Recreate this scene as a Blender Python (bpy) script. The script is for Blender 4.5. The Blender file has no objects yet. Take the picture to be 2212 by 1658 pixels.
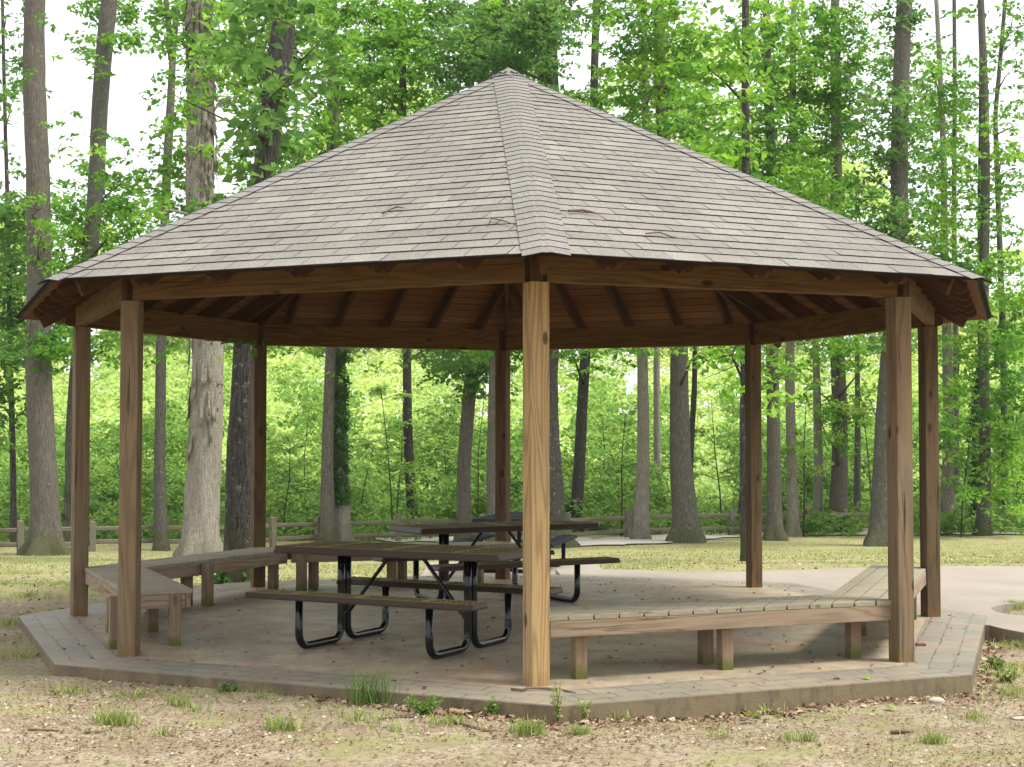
import bpy, math, random
import numpy as np
from mathutils import Vector, Matrix
R = math.radians
random.seed(7)
rng = np.random.default_rng(11)
scene = bpy.context.scene
col = scene.collection

# ------------------------------------------------------------------ camera numbers (photo measured at 2212 px wide)
F, CH, D, PIT, YAW = 3236.45, 1.6578, 14.2354, 0.0380, -0.0014

def ray(px, py):
    u = (px - 1106) / F; v = -(py - 829) / F
    cp, sp = math.cos(PIT), math.sin(PIT)
    yy = cp - sp * v; zz = sp + cp * v
    return (u + YAW * -1 * 0 + (-YAW) * -0 + 0.0014 * 0 - 0.0014 * yy * 0 + 0.0014 * yy, yy, zz)

def PZ(px, py, z):
    """point of the scene at height z that the pixel looks at"""
    a, b, c = ray(px, py)
    t = (z - CH) / c
    return Vector((a * t, b * t - D, z))

def PD(px, py, d):
    """point at distance d in front of the camera"""
    a, b, c = ray(px, py)
    t = d / b
    return Vector((a * t, d - D, CH + c * t))

def smooth(a, b, x):
    t = min(1, max(0, (x - a) / (b - a))); return t * t * (3 - 2 * t)

def gz(x, y):
    """height of the terrain"""
    d = y + D
    s0 = 18 + 2.6 * smooth(-1, 3, x)
    z = -0.135
    z += .055*(1-smooth(-1.2, 1.6, x))*(1 if d < 18 else max(0, 1-(d-18)/3))
    if d > s0:
        z -= 0.055 * (min(d, 38) - s0)
    if d > 38:
        z -= 0.0143 * (min(d, 90) - 38)
    if x > 0:
        z += 0.10 * smooth(1.0, 3.0, x) * smooth(4.6, 5.2, y) * (1 - smooth(6, 10, y))
    if x > 4.6:
        z += 0.085 * smooth(4.75, 5.2, x) * smooth(-0.35, 0.15, y) * (1 - smooth(4.6, 5.2, y))
    return z

def G(px, py):
    a, b, c = ray(px, py)
    d = 9.0
    while d < 95:
        t = d / b
        if CH + c * t <= gz(a * t, d - D):
            break
        d += 0.02
    t = d / b
    return Vector((a * t, d - D, gz(a * t, d - D)))

SLABR = [(.30,-4.79),(3.275,-3.53),(4.504,-.006),(3.286,3.282),(-.05,4.62),(-3.282,3.286),(-4.645,.009),(-3.373,-3.052)]
def in_slab(x, y, m=.04):
    for j in range(8):
        (x0, y0), (x1, y1) = SLABR[j], SLABR[(j+1) % 8]
        L = math.hypot(x1-x0, y1-y0)
        if ((x1-x0)*(y-y0)-(y1-y0)*(x-x0))/L < -m: return False
    return True
def GO(px, py, m=.05):
    """ground point, moved out from under the slab if need be"""
    p = G(px, py)
    while in_slab(p.x, p.y, m): p.y -= .01
    p.z = gz(p.x, p.y)
    return p

# ------------------------------------------------------------------ object helpers
def tag(o, label=None, cat=None, group=None, kind=None):
    if label: o['label'] = label
    if cat: o['category'] = cat
    if group: o['group'] = group
    if kind: o['kind'] = kind
    return o

def empty(name, loc=(0, 0, 0), rz=0.0):
    o = bpy.data.objects.new(name, None); col.objects.link(o)
    o.location = loc; o.rotation_euler = (0, 0, rz); o.empty_display_size = 0.2
    return o

class MB:
    def __init__(s): s.v = []; s.f = []; s.uv = []
    def poly(s, pts, uvs=None):
        n = len(s.v); s.v += [tuple(p) for p in pts]; s.f.append(tuple(range(n, n + len(pts))))
        s.uv.append(uvs)
    def mesh(s, v, f):
        n = len(s.v); s.v += [tuple(p) for p in v]; s.f += [tuple(i + n for i in q) for q in f]; s.uv += [None] * len(f)
    def box(s, x0, x1, y0, y1, z0, z1, c=0.0):
        if c <= 0:
            v = [(x0,y0,z0),(x1,y0,z0),(x1,y1,z0),(x0,y1,z0),(x0,y0,z1),(x1,y0,z1),(x1,y1,z1),(x0,y1,z1)]
            s.mesh(v, [(0,3,2,1),(4,5,6,7),(0,1,5,4),(1,2,6,5),(2,3,7,6),(3,0,4,7)])
        else:
            # chamfered long edges (along x)
            pr = [(y0+c,z0),(y1-c,z0),(y1,z0+c),(y1,z1-c),(y1-c,z1),(y0+c,z1),(y0,z1-c),(y0,z0+c)]
            v = [(x0,a,b) for a,b in pr] + [(x1,a,b) for a,b in pr]
            f = [tuple(range(7,-1,-1))[::1], tuple(range(8,16))]
            f = [tuple(range(0,8))[::-1], tuple(range(8,16))]
            f += [(i,(i+1)%8,(i+1)%8+8,i+8) for i in range(8)]
            s.mesh(v, f)
    def prism(s, poly, z0, z1, topz=None):
        n = len(poly)
        v = [(p[0],p[1],z0) for p in poly] + [(p[0],p[1],z1) for p in poly]
        f = [tuple(range(n))[::-1], tuple(range(n,2*n))] + [(i,(i+1)%n,(i+1)%n+n,i+n) for i in range(n)]
        s.mesh(v, f)
    def tube(s, pts, rad, n=10, cap=True):
        pts = [Vector(p) for p in pts]
        if not isinstance(rad, (list, tuple)): rad = [rad] * len(pts)
        prev = None; rings = []
        for i, p in enumerate(pts):
            t = (pts[min(i+1,len(pts)-1)] - pts[max(i-1,0)]).normalized()
            if prev is None:
                a = Vector((0,0,1)) if abs(t.z) < .9 else Vector((1,0,0))
                u = t.cross(a).normalized()
            else:
                u = (prev - t * prev.dot(t)).normalized()
            prev = u; w = t.cross(u)
            rings.append([p + (u*math.cos(2*math.pi*k/n) + w*math.sin(2*math.pi*k/n))*rad[i] for k in range(n)])
        v = [q for r in rings for q in r]
        f = [(i*n+k, i*n+(k+1)%n, (i+1)*n+(k+1)%n, (i+1)*n+k) for i in range(len(pts)-1) for k in range(n)]
        if cap: f += [tuple(range(n))[::-1], tuple(range((len(pts)-1)*n, len(pts)*n))]
        s.mesh(v, f)
    def build(s, name, mat, parent=None, smooth_=False, bevel=0):
        me = bpy.data.meshes.new(name); me.from_pydata(s.v, [], s.f)
        if any(u is not None for u in s.uv):
            L = me.uv_layers.new(name='UVMap')
            for p, u in zip(me.polygons, s.uv):
                if u:
                    for li, q in zip(p.loop_indices, u): L.data[li].uv = q
        me.update()
        o = bpy.data.objects.new(name, me); col.objects.link(o)
        me.materials.append(mat)
        if smooth_:
            me.polygons.foreach_set('use_smooth', [True]*len(me.polygons))
        if parent: o.parent = parent
        if bevel:
            b = o.modifiers.new('b','BEVEL'); b.width = bevel; b.segments = 2; b.limit_method = 'ANGLE'
        return o

def frame_matrix(p0, p1, up=(0,0,1)):
    p0, p1, up = Vector(p0), Vector(p1), Vector(up)
    x = (p1-p0).normalized(); y = up.cross(x).normalized(); z = x.cross(y)
    m = Matrix((x, y, z)).transposed().to_4x4(); m.translation = p0
    return m

def board(name, p0, p1, w, h, mat, parent, up=(0,0,1), c=0.004, dy=0, dz=0):
    """a timber from p0 to p1, width w (sideways) and height h, its own x axis along the grain"""
    L = (Vector(p1)-Vector(p0)).length
    b = MB(); b.box(0, L, -w/2+dy, w/2+dy, -h/2+dz, h/2+dz, c)
    o = b.build(name, mat, parent)
    o.matrix_local = frame_matrix(p0, p1, up)
    return o

def np_mesh(name, v, tris, mat, parent=None, attr=None):
    me = bpy.data.meshes.new(name)
    nv, nt = len(v), len(tris)
    me.vertices.add(nv); me.vertices.foreach_set('co', v.astype(np.float32).ravel())
    me.loops.add(nt*3); me.loops.foreach_set('vertex_index', tris.astype(np.int32).ravel())
    me.polygons.add(nt); me.polygons.foreach_set('loop_start', np.arange(0, nt*3, 3, dtype=np.int32))
    if attr is not None:
        a = me.attributes.new('v', 'FLOAT', 'FACE'); a.data.foreach_set('value', attr.astype(np.float32))
    me.update(calc_edges=True)
    me.materials.append(mat)
    o = bpy.data.objects.new(name, me); col.objects.link(o)
    if parent: o.parent = parent
    return o

# ------------------------------------------------------------------ materials
def new_mat(name):
    m = bpy.data.materials.new(name); m.use_nodes = True
    nt = m.node_tree; nt.nodes.clear()
    return m, nt
class N:
    def __init__(s, nt): s.nt = nt
    def __call__(s, t, **kw):
        n = s.nt.nodes.new('ShaderNode' + t)
        for k, v in kw.items():
            if k.startswith('i_'):
                key = k[2:].replace('_', ' ')
                if key.isdigit(): key = int(key)
                sock = n.inputs[key]
                if isinstance(v, bpy.types.NodeSocket): s.nt.links.new(v, sock)
                else: sock.default_value = v
            else: setattr(n, k, v)
        return n
    def link(s, a, b): s.nt.links.new(a, b)
    def math(s, op, a, b=0.0, c=None, clamp=False):
        n = s.nt.nodes.new('ShaderNodeMath'); n.operation = op; n.use_clamp = clamp
        for i, v in enumerate((a, b, c)):
            if v is None: continue
            if isinstance(v, bpy.types.NodeSocket): s.nt.links.new(v, n.inputs[i])
            else: n.inputs[i].default_value = v
        return n.outputs[0]
    def mix(s, f, a, b, blend='MIX'):
        n = s.nt.nodes.new('ShaderNodeMix'); n.data_type = 'RGBA'; n.blend_type = blend
        for sock, v in ((n.inputs[0], f), (n.inputs[6], a), (n.inputs[7], b)):
            if isinstance(v, bpy.types.NodeSocket): s.nt.links.new(v, sock)
            elif isinstance(v, tuple): sock.default_value = (*v, 1) if len(v) == 3 else v
            else: sock.default_value = v
        return n.outputs[2]
    def ramp(s, f, stops):
        n = s.nt.nodes.new('ShaderNodeValToRGB'); s.nt.links.new(f, n.inputs[0])
        e = n.color_ramp.elements
        while len(e) > 1: e.remove(e[-1])
        e[0].position = stops[0][0]; e[0].color = c4(stops[0][1])
        for p, c in stops[1:]:
            q = e.new(p); q.color = c4(c)
        return n.outputs[0]
    def noise(s, vec, scale, detail=4, rough=.55, dist=0.0):
        n = s('TexNoise', i_Scale=scale, i_Detail=detail, i_Roughness=rough, i_Distortion=dist)
        if vec is not None: s.link(vec, n.inputs['Vector'])
        return n.outputs['Fac']
    def scaled(s, vec, sc, off=None):
        n = s.nt.nodes.new('ShaderNodeMapping'); s.link(vec, n.inputs['Vector']); n.inputs['Scale'].default_value = sc
        if off is not None: s.link(off, n.inputs['Location'])
        return n.outputs[0]
    def out(s, col, rough=.8, spec=.3, bump=None, bstr=.4, bdist=.01, metal=0.0, coat=0.0):
        p = s('BsdfPrincipled'); o = s('OutputMaterial')
        for k, v in (('Base Color', col), ('Roughness', rough), ('Specular IOR Level', spec), ('Metallic', metal), ('Coat Weight', coat)):
            if isinstance(v, bpy.types.NodeSocket): s.link(v, p.inputs[k])
            elif isinstance(v, tuple): p.inputs[k].default_value = c4(v)
            else: p.inputs[k].default_value = v
        if bump is not None:
            b = s('Bump', i_Strength=bstr, i_Distance=bdist); s.link(bump, b.inputs['Height']); s.link(b.outputs[0], p.inputs['Normal'])
        s.link(p.outputs[0], o.inputs[0])
        return p
def c4(c):
    if isinstance(c, (int, float)): return (c, c, c, 1)
    return (*c, 1) if len(c) == 3 else c

def m_wood(name, light, dark, grey=None, greyf=0.0, ring=13, knots=.5, moss=0.0, rust=0.0, crack=.5):
    m, nt = new_mat(name); n = N(nt)
    tc = n('TexCoord'); info = n('ObjectInfo')
    rnd = n.math('MULTIPLY', info.outputs['Random'], 37.0)
    off = n('CombineXYZ'); n.link(rnd, off.inputs[0]); n.link(rnd, off.inputs[1]); n.link(rnd, off.inputs[2])
    v = n.scaled(tc.outputs['Object'], (.55, 5.5, 5.5), off.outputs[0])
    base = n.noise(v, 1.0, 2, .4, .25)
    rings = n.math('SINE', n.math('MULTIPLY', base, ring*6.28))
    rings = n.math('MULTIPLY_ADD', rings, .5, .5)
    rings = n.math('POWER', rings, 1.6)
    fine = n.noise(n.scaled(tc.outputs['Object'], (4, 120, 120), off.outputs[0]), 1.0, 4, .6)
    blot = n.noise(n.scaled(tc.outputs['Object'], (.8, 2.5, 2.5), off.outputs[0]), 1.3, 4, .6)
    c = n.mix(n.math('MULTIPLY', rings, .62), light, dark)
    c = n.mix(n.math('MULTIPLY', fine, .45), c, dark)
    if greyf:
        g = n.math('MULTIPLY_ADD', n.ramp(blot, [(.3, 0), (.68, 1)]), .5, greyf - .25, clamp=True)
        g = n.math('MULTIPLY', g, 1.0, clamp=True)
        c = n.mix(g, c, n.mix(n.math('MULTIPLY', fine, .8), grey, tuple(x*.55 for x in grey)))
    vor = n('TexVoronoi', feature='F1', i_Scale=1.0); n.link(n.scaled(tc.outputs['Object'], (2.2, 5, 5), off.outputs[0]), vor.inputs['Vector'])
    k = n.ramp(vor.outputs['Distance'], [(0, 1), (.085, .85), (.13, 0)])
    c = n.mix(n.math('MULTIPLY', k, knots), c, tuple(x*.25 for x in dark))
    cr = n.noise(n.scaled(tc.outputs['Object'], (.9, 26, 26), off.outputs[0]), 1.0, 3, .6)
    crk = n.ramp(cr, [(.345, 1), (.39, 0)])
    c = n.mix(n.math('MULTIPLY', crk, crack), c, tuple(x*.2 for x in dark))
    geo = n('NewGeometry'); sep = n('SeparateXYZ'); n.link(geo.outputs['Position'], sep.inputs[0])
    bl2 = n.noise(geo.outputs['Position'], 14, 4)
    if moss:
        h = n.math('MULTIPLY_ADD', bl2, .16, .0)
        f = n.math('MULTIPLY', n.math('SUBTRACT', n.math('ADD', h, .03), sep.outputs[2]), 14, clamp=True)
        c = n.mix(n.math('MULTIPLY', f, moss), c, (.09, .10, .02))
    if rust:
        h = n.math('MULTIPLY_ADD', bl2, .22, .0)
        f = n.math('MULTIPLY', n.math('SUBTRACT', h, sep.outputs[2]), 12, clamp=True)
        c = n.mix(n.math('MULTIPLY', f, rust), c, (.20, .09, .035))
    bump = n.math('SUBTRACT', n.math('MULTIPLY_ADD', fine, .5, n.math('MULTIPLY', rings, .25)), n.math('MULTIPLY', crk, 1.4))
    n.out(c, .82, .25, bump, .55, .004)
    return m

M = {}
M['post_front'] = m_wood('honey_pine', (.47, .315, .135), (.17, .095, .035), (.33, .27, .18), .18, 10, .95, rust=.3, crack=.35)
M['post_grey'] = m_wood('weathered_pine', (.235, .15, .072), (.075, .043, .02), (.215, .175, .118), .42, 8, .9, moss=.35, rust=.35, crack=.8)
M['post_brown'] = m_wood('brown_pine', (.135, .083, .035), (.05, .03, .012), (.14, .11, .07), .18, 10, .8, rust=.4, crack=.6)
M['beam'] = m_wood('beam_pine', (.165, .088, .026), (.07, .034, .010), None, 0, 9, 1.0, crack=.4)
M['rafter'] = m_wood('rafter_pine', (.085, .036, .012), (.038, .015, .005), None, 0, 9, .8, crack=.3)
M['bench'] = m_wood('bench_slat_wood', (.33, .28, .18), (.17, .135, .08), (.33, .31, .23), .55, 8, .5, crack=.6)
M['bench_apron'] = m_wood('bench_apron_wood', (.34, .25, .16), (.15, .09, .05), (.27, .23, .17), .3, 10, .8, crack=.5)
M['bench_leg'] = m_wood('bench_leg_wood', (.26, .17, .095), (.12, .07, .035), (.26, .22, .16), .35, 9, .4, moss=.9, crack=.5)
M['fence'] = m_wood('fence_wood', (.20, .165, .11), (.10, .085, .055), (.215, .195, .145), .5, 6, .3, crack=.5)

def m_deck():
    m, nt = new_mat('ceiling_boards'); n = N(nt)
    uv = n('TexCoord').outputs['UV']
    sx = n('SeparateXYZ'); n.link(uv, sx.inputs[0])
    row = n.math('DIVIDE', sx.outputs[1], .14)
    fr = n.math('FRACT', row); idx = n.math('FLOOR', row)
    line = n.ramp(fr, [(0, 1), (.04, 1), (.07, 0), (.95, 0), (1, 1)])
    w = n('TexWhiteNoise', noise_dimensions='1D'); n.link(idx, w.inputs['W'])
    g = n.noise(n.scaled(uv, (1.2, 30, 1)), 1.0, 4, .6, .4)
    b = n.noise(n.scaled(uv, (.7, 3, 1)), 1.0, 3)
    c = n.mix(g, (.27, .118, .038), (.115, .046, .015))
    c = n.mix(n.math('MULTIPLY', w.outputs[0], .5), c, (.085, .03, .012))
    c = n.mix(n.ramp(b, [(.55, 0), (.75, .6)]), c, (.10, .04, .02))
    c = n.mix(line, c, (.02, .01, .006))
    n.out(c, .8, .2, n.math('SUBTRACT', g, n.math('MULTIPLY', line, 3)), .5, .005)
    return m
M['deck'] = m_deck()

def m_shingle(name, cols, streak=.5):
    m, nt = new_mat(name); n = N(nt)
    at = n('Attribute', attribute_name='v')
    geo = n('NewGeometry')
    g = n.noise(geo.outputs['Position'], 260, 2, .7)
    big = n.noise(geo.outputs['Position'], 1.6, 5, .6)
    c = n.ramp(at.outputs['Fac'], [(i/(len(cols)-1), q) for i, q in enumerate(cols)])
    c = n.mix(n.ramp(g, [(.3, .0), (.7, .5)]), c, (.285, .272, .24))
    g2 = n.noise(geo.outputs['Position'], 75, 4, .8)
    c = n.mix(n.ramp(g2, [(.40, .55), (.56, 0)]), c, (.085, .08, .075))
    c = n.mix(n.ramp(g2, [(.52, 0), (.66, .5)]), c, (.36, .345, .30))
    c = n.mix(n.ramp(big, [(.42, 0), (.70, .42)]), c, (.125, .113, .102))
    c = n.mix(n.math('MULTIPLY', n.ramp(n.noise(geo.outputs['Position'], 9, 5, .7), [(.60, 0), (.70, 1)]), .25), c, (.28, .17, .10))
    n.out(c, .93, .15, g, .5, .003)
    return m
M['shingle'] = m_shingle('grey_shingles', [(.140, .130, .108), (.205, .190, .156), (.168, .155, .128), (.245, .227, .184), (.160, .150, .132)])
M['cap'] = m_shingle('ridge_shingles', [(.145, .138, .128), (.17, .162, .148), (.195, .186, .168)])
m, nt = new_mat('shingle_edge'); n = N(nt); n.out((.035, .032, .035), .95, .1); M['shingle_edge'] = m

def m_slab():
    m, nt = new_mat('stamped_concrete'); n = N(nt)
    geo = n('NewGeometry'); P = geo.outputs['Position']
    a = n.noise(P, .9, 6, .62); b = n.noise(P, 3.5, 6, .65); g = n.noise(P, 90, 3, .7)
    c = n.mix(n.ramp(a, [(.35, 0), (.65, 1)]), (.35, .29, .19), (.37, .285, .19))
    c = n.mix(n.ramp(b, [(.42, 0), (.60, .85)]), c, (.215, .175, .12))
    c = n.mix(n.ramp(n.noise(P, 13, 5, .75), [(.50, 0), (.62, .5)]), c, (.46, .37, .26))
    c = n.mix(n.ramp(n.noise(P, 1.7, 5, .7), [(.54, 0), (.66, .7)]), c, (.40, .20, .10))
    c = n.mix(n.ramp(n.noise(n.scaled(P, (1, 1, 1)), .6, 5, .7), [(.54, 0), (.66, .6)]), c, (.15, .13, .11))
    c = n.mix(n.ramp(n.noise(P, 38, 3, .7), [(.64, 0), (.72, .8)]), c, (.10, .075, .05))
    c = n.mix(n.math('MULTIPLY', g, .35), c, (.16, .13, .10))
    n.out(c, n.ramp(a, [(.3, .40), (.7, .68)]), .35, n.math('ADD', b, n.math('MULTIPLY', g, .3)), .35, .006)
    return m
M['slab'] = m_slab()
def m_pavers():
    m, nt = new_mat('paver_border'); n = N(nt)
    geo = n('NewGeometry'); P = geo.outputs['Position']
    uv = n('TexCoord').outputs['UV']
    nz = n('TexNoise', i_Scale=7.0, i_Detail=3.0); n.link(P, nz.inputs['Vector'])
    off = n('VectorMath', operation='SCALE'); n.link(nz.outputs['Color'], off.inputs[0]); off.inputs['Scale'].default_value = .06
    add = n('VectorMath', operation='ADD'); n.link(uv, add.inputs[0]); n.link(off.outputs[0], add.inputs[1])
    jn = n.ramp(n.noise(P, 2.7, 4, .7), [(.40, .15), (.60, 1)])
    br = n('TexBrick', i_Scale=1.0); br.offset = .37; br.squash = 1
    n.link(add.outputs[0], br.inputs['Vector'])
    br.inputs['Mortar Size'].default_value = .008; br.inputs['Brick Width'].default_value = .27; br.inputs['Row Height'].default_value = .17
    br.inputs['Color1'].default_value = (.175, .165, .12, 1); br.inputs['Color2'].default_value = (.235, .21, .15, 1); br.inputs['Mortar'].default_value = (.20, .17, .13, 1)
    br.inputs['Mortar Smooth'].default_value = .3
    b = n.noise(P, 2.2, 6, .65); g = n.noise(P, 70, 3, .7)
    c = n.mix(n.ramp(b, [(.44, 0), (.60, .85)]), br.outputs['Color'], (.30, .225, .155))
    c = n.mix(n.ramp(n.noise(P, 1.1, 5, .7), [(.5, 0), (.66, .7)]), c, (.095, .092, .10))
    c = n.mix(n.math('MULTIPLY', n.math('MULTIPLY', br.outputs['Fac'], jn), .8), c, (.045, .038, .03))
    c = n.mix(n.math('MULTIPLY', g, .35), c, (.14, .125, .10))
    n.out(c, .55, .45, n.math('SUBTRACT', n.math('MULTIPLY', b, .6), n.math('MULTIPLY', br.outputs['Fac'], 1.0)), .5, .012)
    return m
M['pavers'] = m_pavers()
def m_slab_side():
    m, nt = new_mat('slab_side'); n = N(nt)
    P = n('NewGeometry').outputs['Position']
    s = n.noise(n.scaled(P, (5, 5, 1.6)), 1.9, 7, .72, .5)
    b = n.noise(P, 5, 5, .6); g = n.noise(P, 80, 3)
    c = n.mix(b, (.225, .18, .105), (.14, .108, .065))
    c = n.mix(n.ramp(s, [(.50, 0), (.66, .75)]), c, (.07, .06, .048))
    sp = n('SeparateXYZ'); n.link(P, sp.inputs[0])
    c = n.mix(n.math('MULTIPLY', n.math('MULTIPLY_ADD', sp.outputs[2], 14, n.math('MULTIPLY_ADD', b, 3, -.9), clamp=True), .6), c, (.10, .085, .08))
    c = n.mix(n.math('MULTIPLY', g, .3), c, (.12, .1, .06))
    n.out(c, .9, .2, n.math('ADD', b, g), .4, .006)
    return m
M['slab_side'] = m_slab_side()
def m_path(name, c1, c2):
    m, nt = new_mat(name); n = N(nt)
    P = n('NewGeometry').outputs['Position']
    a = n.noise(P, .8, 5); g = n.noise(P, 60, 3, .7)
    c = n.mix(n.ramp(a, [(.35, 0), (.65, 1)]), c1, c2)
    c = n.mix(n.ramp(n.noise(P, 4, 6, .7), [(.58, 0), (.7, .5)]), c, tuple(x*.55 for x in c1))
    c = n.mix(n.math('MULTIPLY', g, .3), c, tuple(x*.6 for x in c1))
    n.out(c, .85, .25, g, .3, .005)
    return m
M['path'] = m_path('pinkish_concrete', (.30, .26, .21), (.25, .215, .175))
M['gravel'] = m_path('pale_gravel', (.50, .46, .40), (.42, .39, .34))

def m_ground():
    m, nt = new_mat('forest_ground'); n = N(nt)
    P = n('NewGeometry').outputs['Position']
    sp = n('SeparateXYZ'); n.link(P, sp.inputs[0])
    big = n.noise(P, .55, 6, .62); mid = n.noise(P, 2.6, 6, .7); fin = n.noise(P, 24, 5, .75); vf = n.noise(P, 95, 3, .8)
    dirt = n.mix(n.ramp(mid, [(.36, 0), (.60, 1)]), (.40, .335, .235), (.28, .215, .14))
    dirt = n.mix(n.ramp(fin, [(.48, 0), (.60, .8)]), dirt, (.12, .082, .048))
    dirt = n.mix(n.ramp(vf, [(.54, 0), (.66, .45)]), dirt, (.50, .43, .32))
    dirt = n.mix(n.ramp(vf, [(.34, .3), (.44, 0)]), dirt, (.12, .08, .05))
    gr = n.mix(fin, (.22, .27, .075), (.34, .34, .13))
    # grass takes over behind the slab, patchy dirt there
    far = n.math('MULTIPLY', n.math('ADD', sp.outputs[1], n.math('MULTIPLY_ADD', big, 9, -4.5 - 1.5)), .4, clamp=True)
    f = n.math('MULTIPLY', far, n.ramp(mid, [(.38, 1), (.56, .2)]))
    near = n.ramp(n.noise(P, 1.5, 5, .7), [(.50, 0), (.64, .5)])
    f = n.math('MAXIMUM', f, near)
    c = n.mix(f, dirt, gr)
    n.out(c, .95, .1, n.math('ADD', fin, vf), .8, .02)
    return m
M['ground'] = m_ground()

def m_leaf(name, stops, trans=(.35, .52, .06), tf=.45):
    m, nt = new_mat(name); n = N(nt)
    at = n('Attribute', attribute_name='v')
    c = n.ramp(at.outputs['Fac'], stops)
    d = n('BsdfPrincipled', i_Roughness=.6); d.inputs['Specular IOR Level'].default_value = .12
    n.link(c, d.inputs['Base Color'])
    t = n('BsdfTranslucent'); n.link(n.mix(.5, c, trans), t.inputs[0])
    mx = n('MixShader'); mx.inputs[0].default_value = tf
    n.link(d.outputs[0], mx.inputs[1]); n.link(t.outputs[0], mx.inputs[2])
    o = n('OutputMaterial'); n.link(mx.outputs[0], o.inputs[0])
    return m
M['leaf'] = m_leaf('oak_leaves', [(0, (.012, .06, .014)), (.35, (.04, .15, .022)), (.65, (.11, .28, .034)), (.85, (.22, .40, .045)), (1, (.38, .52, .07))], (.34, .62, .05), .46)
M['leaf_dark'] = m_leaf('dark_leaves', [(0, (.018, .06, .02)), (.5, (.045, .13, .035)), (1, (.12, .26, .055))], (.30, .52, .08), .45)
M['leaf_far'] = m_leaf('woodland_leaves', [(0, (.12, .26, .055)), (.35, (.34, .52, .13)), (.7, (.58, .71, .24)), (1, (.82, .86, .40))], (.82, .92, .33), .5)  # lightened leaf colours carry the open sunlight and veil of the distance
M['leaf_weed'] = m_leaf('weed_leaves', [(0, (.06, .12, .03)), (.5, (.13, .22, .05)), (1, (.26, .34, .10))], (.3, .45, .1), .35)
M['leaf_under'] = m_leaf('undergrowth_leaves', [(0, (.025, .085, .018)), (.4, (.10, .24, .04)), (.7, (.25, .42, .08)), (1, (.50, .63, .17))], (.56, .77, .17), .48)
M['leaf_dead'] = m_leaf('dead_leaves', [(0, (.085, .048, .028)), (.4, (.20, .125, .07)), (.7, (.30, .21, .13)), (1, (.52, .44, .31))], (.3, .2, .1), .1)
M['grass'] = m_leaf('grass_blades', [(0, (.15, .21, .055)), (.5, (.29, .35, .10)), (1, (.46, .44, .20))], (.4, .5, .12), .35)

def m_bark(name, c1, c2, vs=6, moss=0.0, plate=.5, lichen=0.0):
    m, nt = new_mat(name); n = N(nt)
    tc = n('TexCoord').outputs['Object']
    P = n('NewGeometry').outputs['Position']
    v = n.scaled(tc, (1, 1, .16))
    r = n.noise(v, vs*5, 5, .65, .4)
    vor = n('TexVoronoi', feature='DISTANCE_TO_EDGE', i_Scale=vs*3.0); n.link(n.scaled(tc, (1, 1, .22)), vor.inputs['Vector'])
    cr = n.ramp(vor.outputs['Distance'], [(0, 1), (.12, 0)])
    b = n.noise(tc, 1.2, 5, .6)
    c = n.mix(n.ramp(r, [(.35, 0), (.65, 1)]), c2, c1)
    c = n.mix(n.ramp(n.noise(tc, vs*6, 4, .7), [(.5, 0), (.62, .55)]), c, tuple(min(1, x*1.35) for x in c1))
    c = n.mix(n.math('MULTIPLY', n.ramp(n.noise(n.scaled(tc, (1, 1, .10)), vs*7, 4, .65, .8), [(.36, 1), (.46, 0)]), plate), c, tuple(x*.4 for x in c2))
    c = n.mix(n.ramp(b, [(.5, 0), (.7, .5)]), c, tuple(x*.6 for x in c1))
    if lichen:
        l = n.ramp(n.noise(P, 9, 4, .7), [(.60, 0), (.66, lichen)])
        c = n.mix(l, c, (.34, .37, .26))
    if moss:
        at = n('Attribute', attribute_name='hgt')
        f = n.math('MULTIPLY', n.math('SUBTRACT', n.math('MULTIPLY_ADD', n.noise(P, 4, 4), .9, .15), at.outputs['Fac']), 4, clamp=True)
        c = n.mix(n.math('MULTIPLY', f, moss), c, (.075, .085, .025))
    h = n.math('SUBTRACT', n.math('MULTIPLY', r, 1.4), n.math('MULTIPLY', cr, .15))
    n.out(c, .95, .1, h, .9, .03)
    return m
M['bark_brown'] = m_bark('grey_brown_bark', (.150, .134, .110), (.078, .068, .055), 6, moss=.6, lichen=.2)
M['bark_pale'] = m_bark('pale_bark', (.275, .25, .21), (.155, .14, .112), 5, moss=.3, plate=.35)
M['bark_dark'] = m_bark('dark_bark', (.085, .08, .07), (.03, .027, .023), 7, moss=.5, plate=.8, lichen=.45)
M['bark_grey'] = m_bark('grey_bark', (.135, .128, .108), (.068, .064, .053), 7, moss=.5, plate=.6, lichen=.35)

m, nt = new_mat('black_gloss_tube'); n = N(nt)
pz = n('NewGeometry').outputs['Position']
n.out((.004, .004, .006), .16, .42, n.noise(pz, 40, 3), .05, .002); M['tube'] = m
m, nt = new_mat('brown_coated_metal'); n = N(nt)
ng = n('NewGeometry'); pz = ng.outputs['Position']; sep = n('SeparateXYZ'); n.link(ng.outputs['Normal'], sep.inputs[0])
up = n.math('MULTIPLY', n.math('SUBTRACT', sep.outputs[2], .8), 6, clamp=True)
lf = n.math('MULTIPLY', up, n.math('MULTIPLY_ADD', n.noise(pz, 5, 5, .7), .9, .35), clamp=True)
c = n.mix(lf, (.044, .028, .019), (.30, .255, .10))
n.out(c, n.math('MULTIPLY_ADD', up, .45, .30), n.math('MULTIPLY_ADD', up, .0, .14), n.noise(pz, 70, 3), .1, .002); M['coated'] = m
m, nt = new_mat('black_iron'); n = N(nt)
n.out((.012, .012, .014), .85, .08, n.noise(n('TexCoord').outputs['Object'], 40, 3), .2, .003); M['iron'] = m
m, nt = new_mat('stone'); n = N(nt)
c = n.mix(n.noise(n('TexCoord').outputs['Object'], 18, 5), (.5, .45, .36), (.30, .27, .21)); n.out(c, .9, .2, n.noise(n('TexCoord').outputs['Object'], 25, 4), .5, .01); M['stone'] = m
m, nt = new_mat('twig_bark'); n = N(nt)
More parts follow.
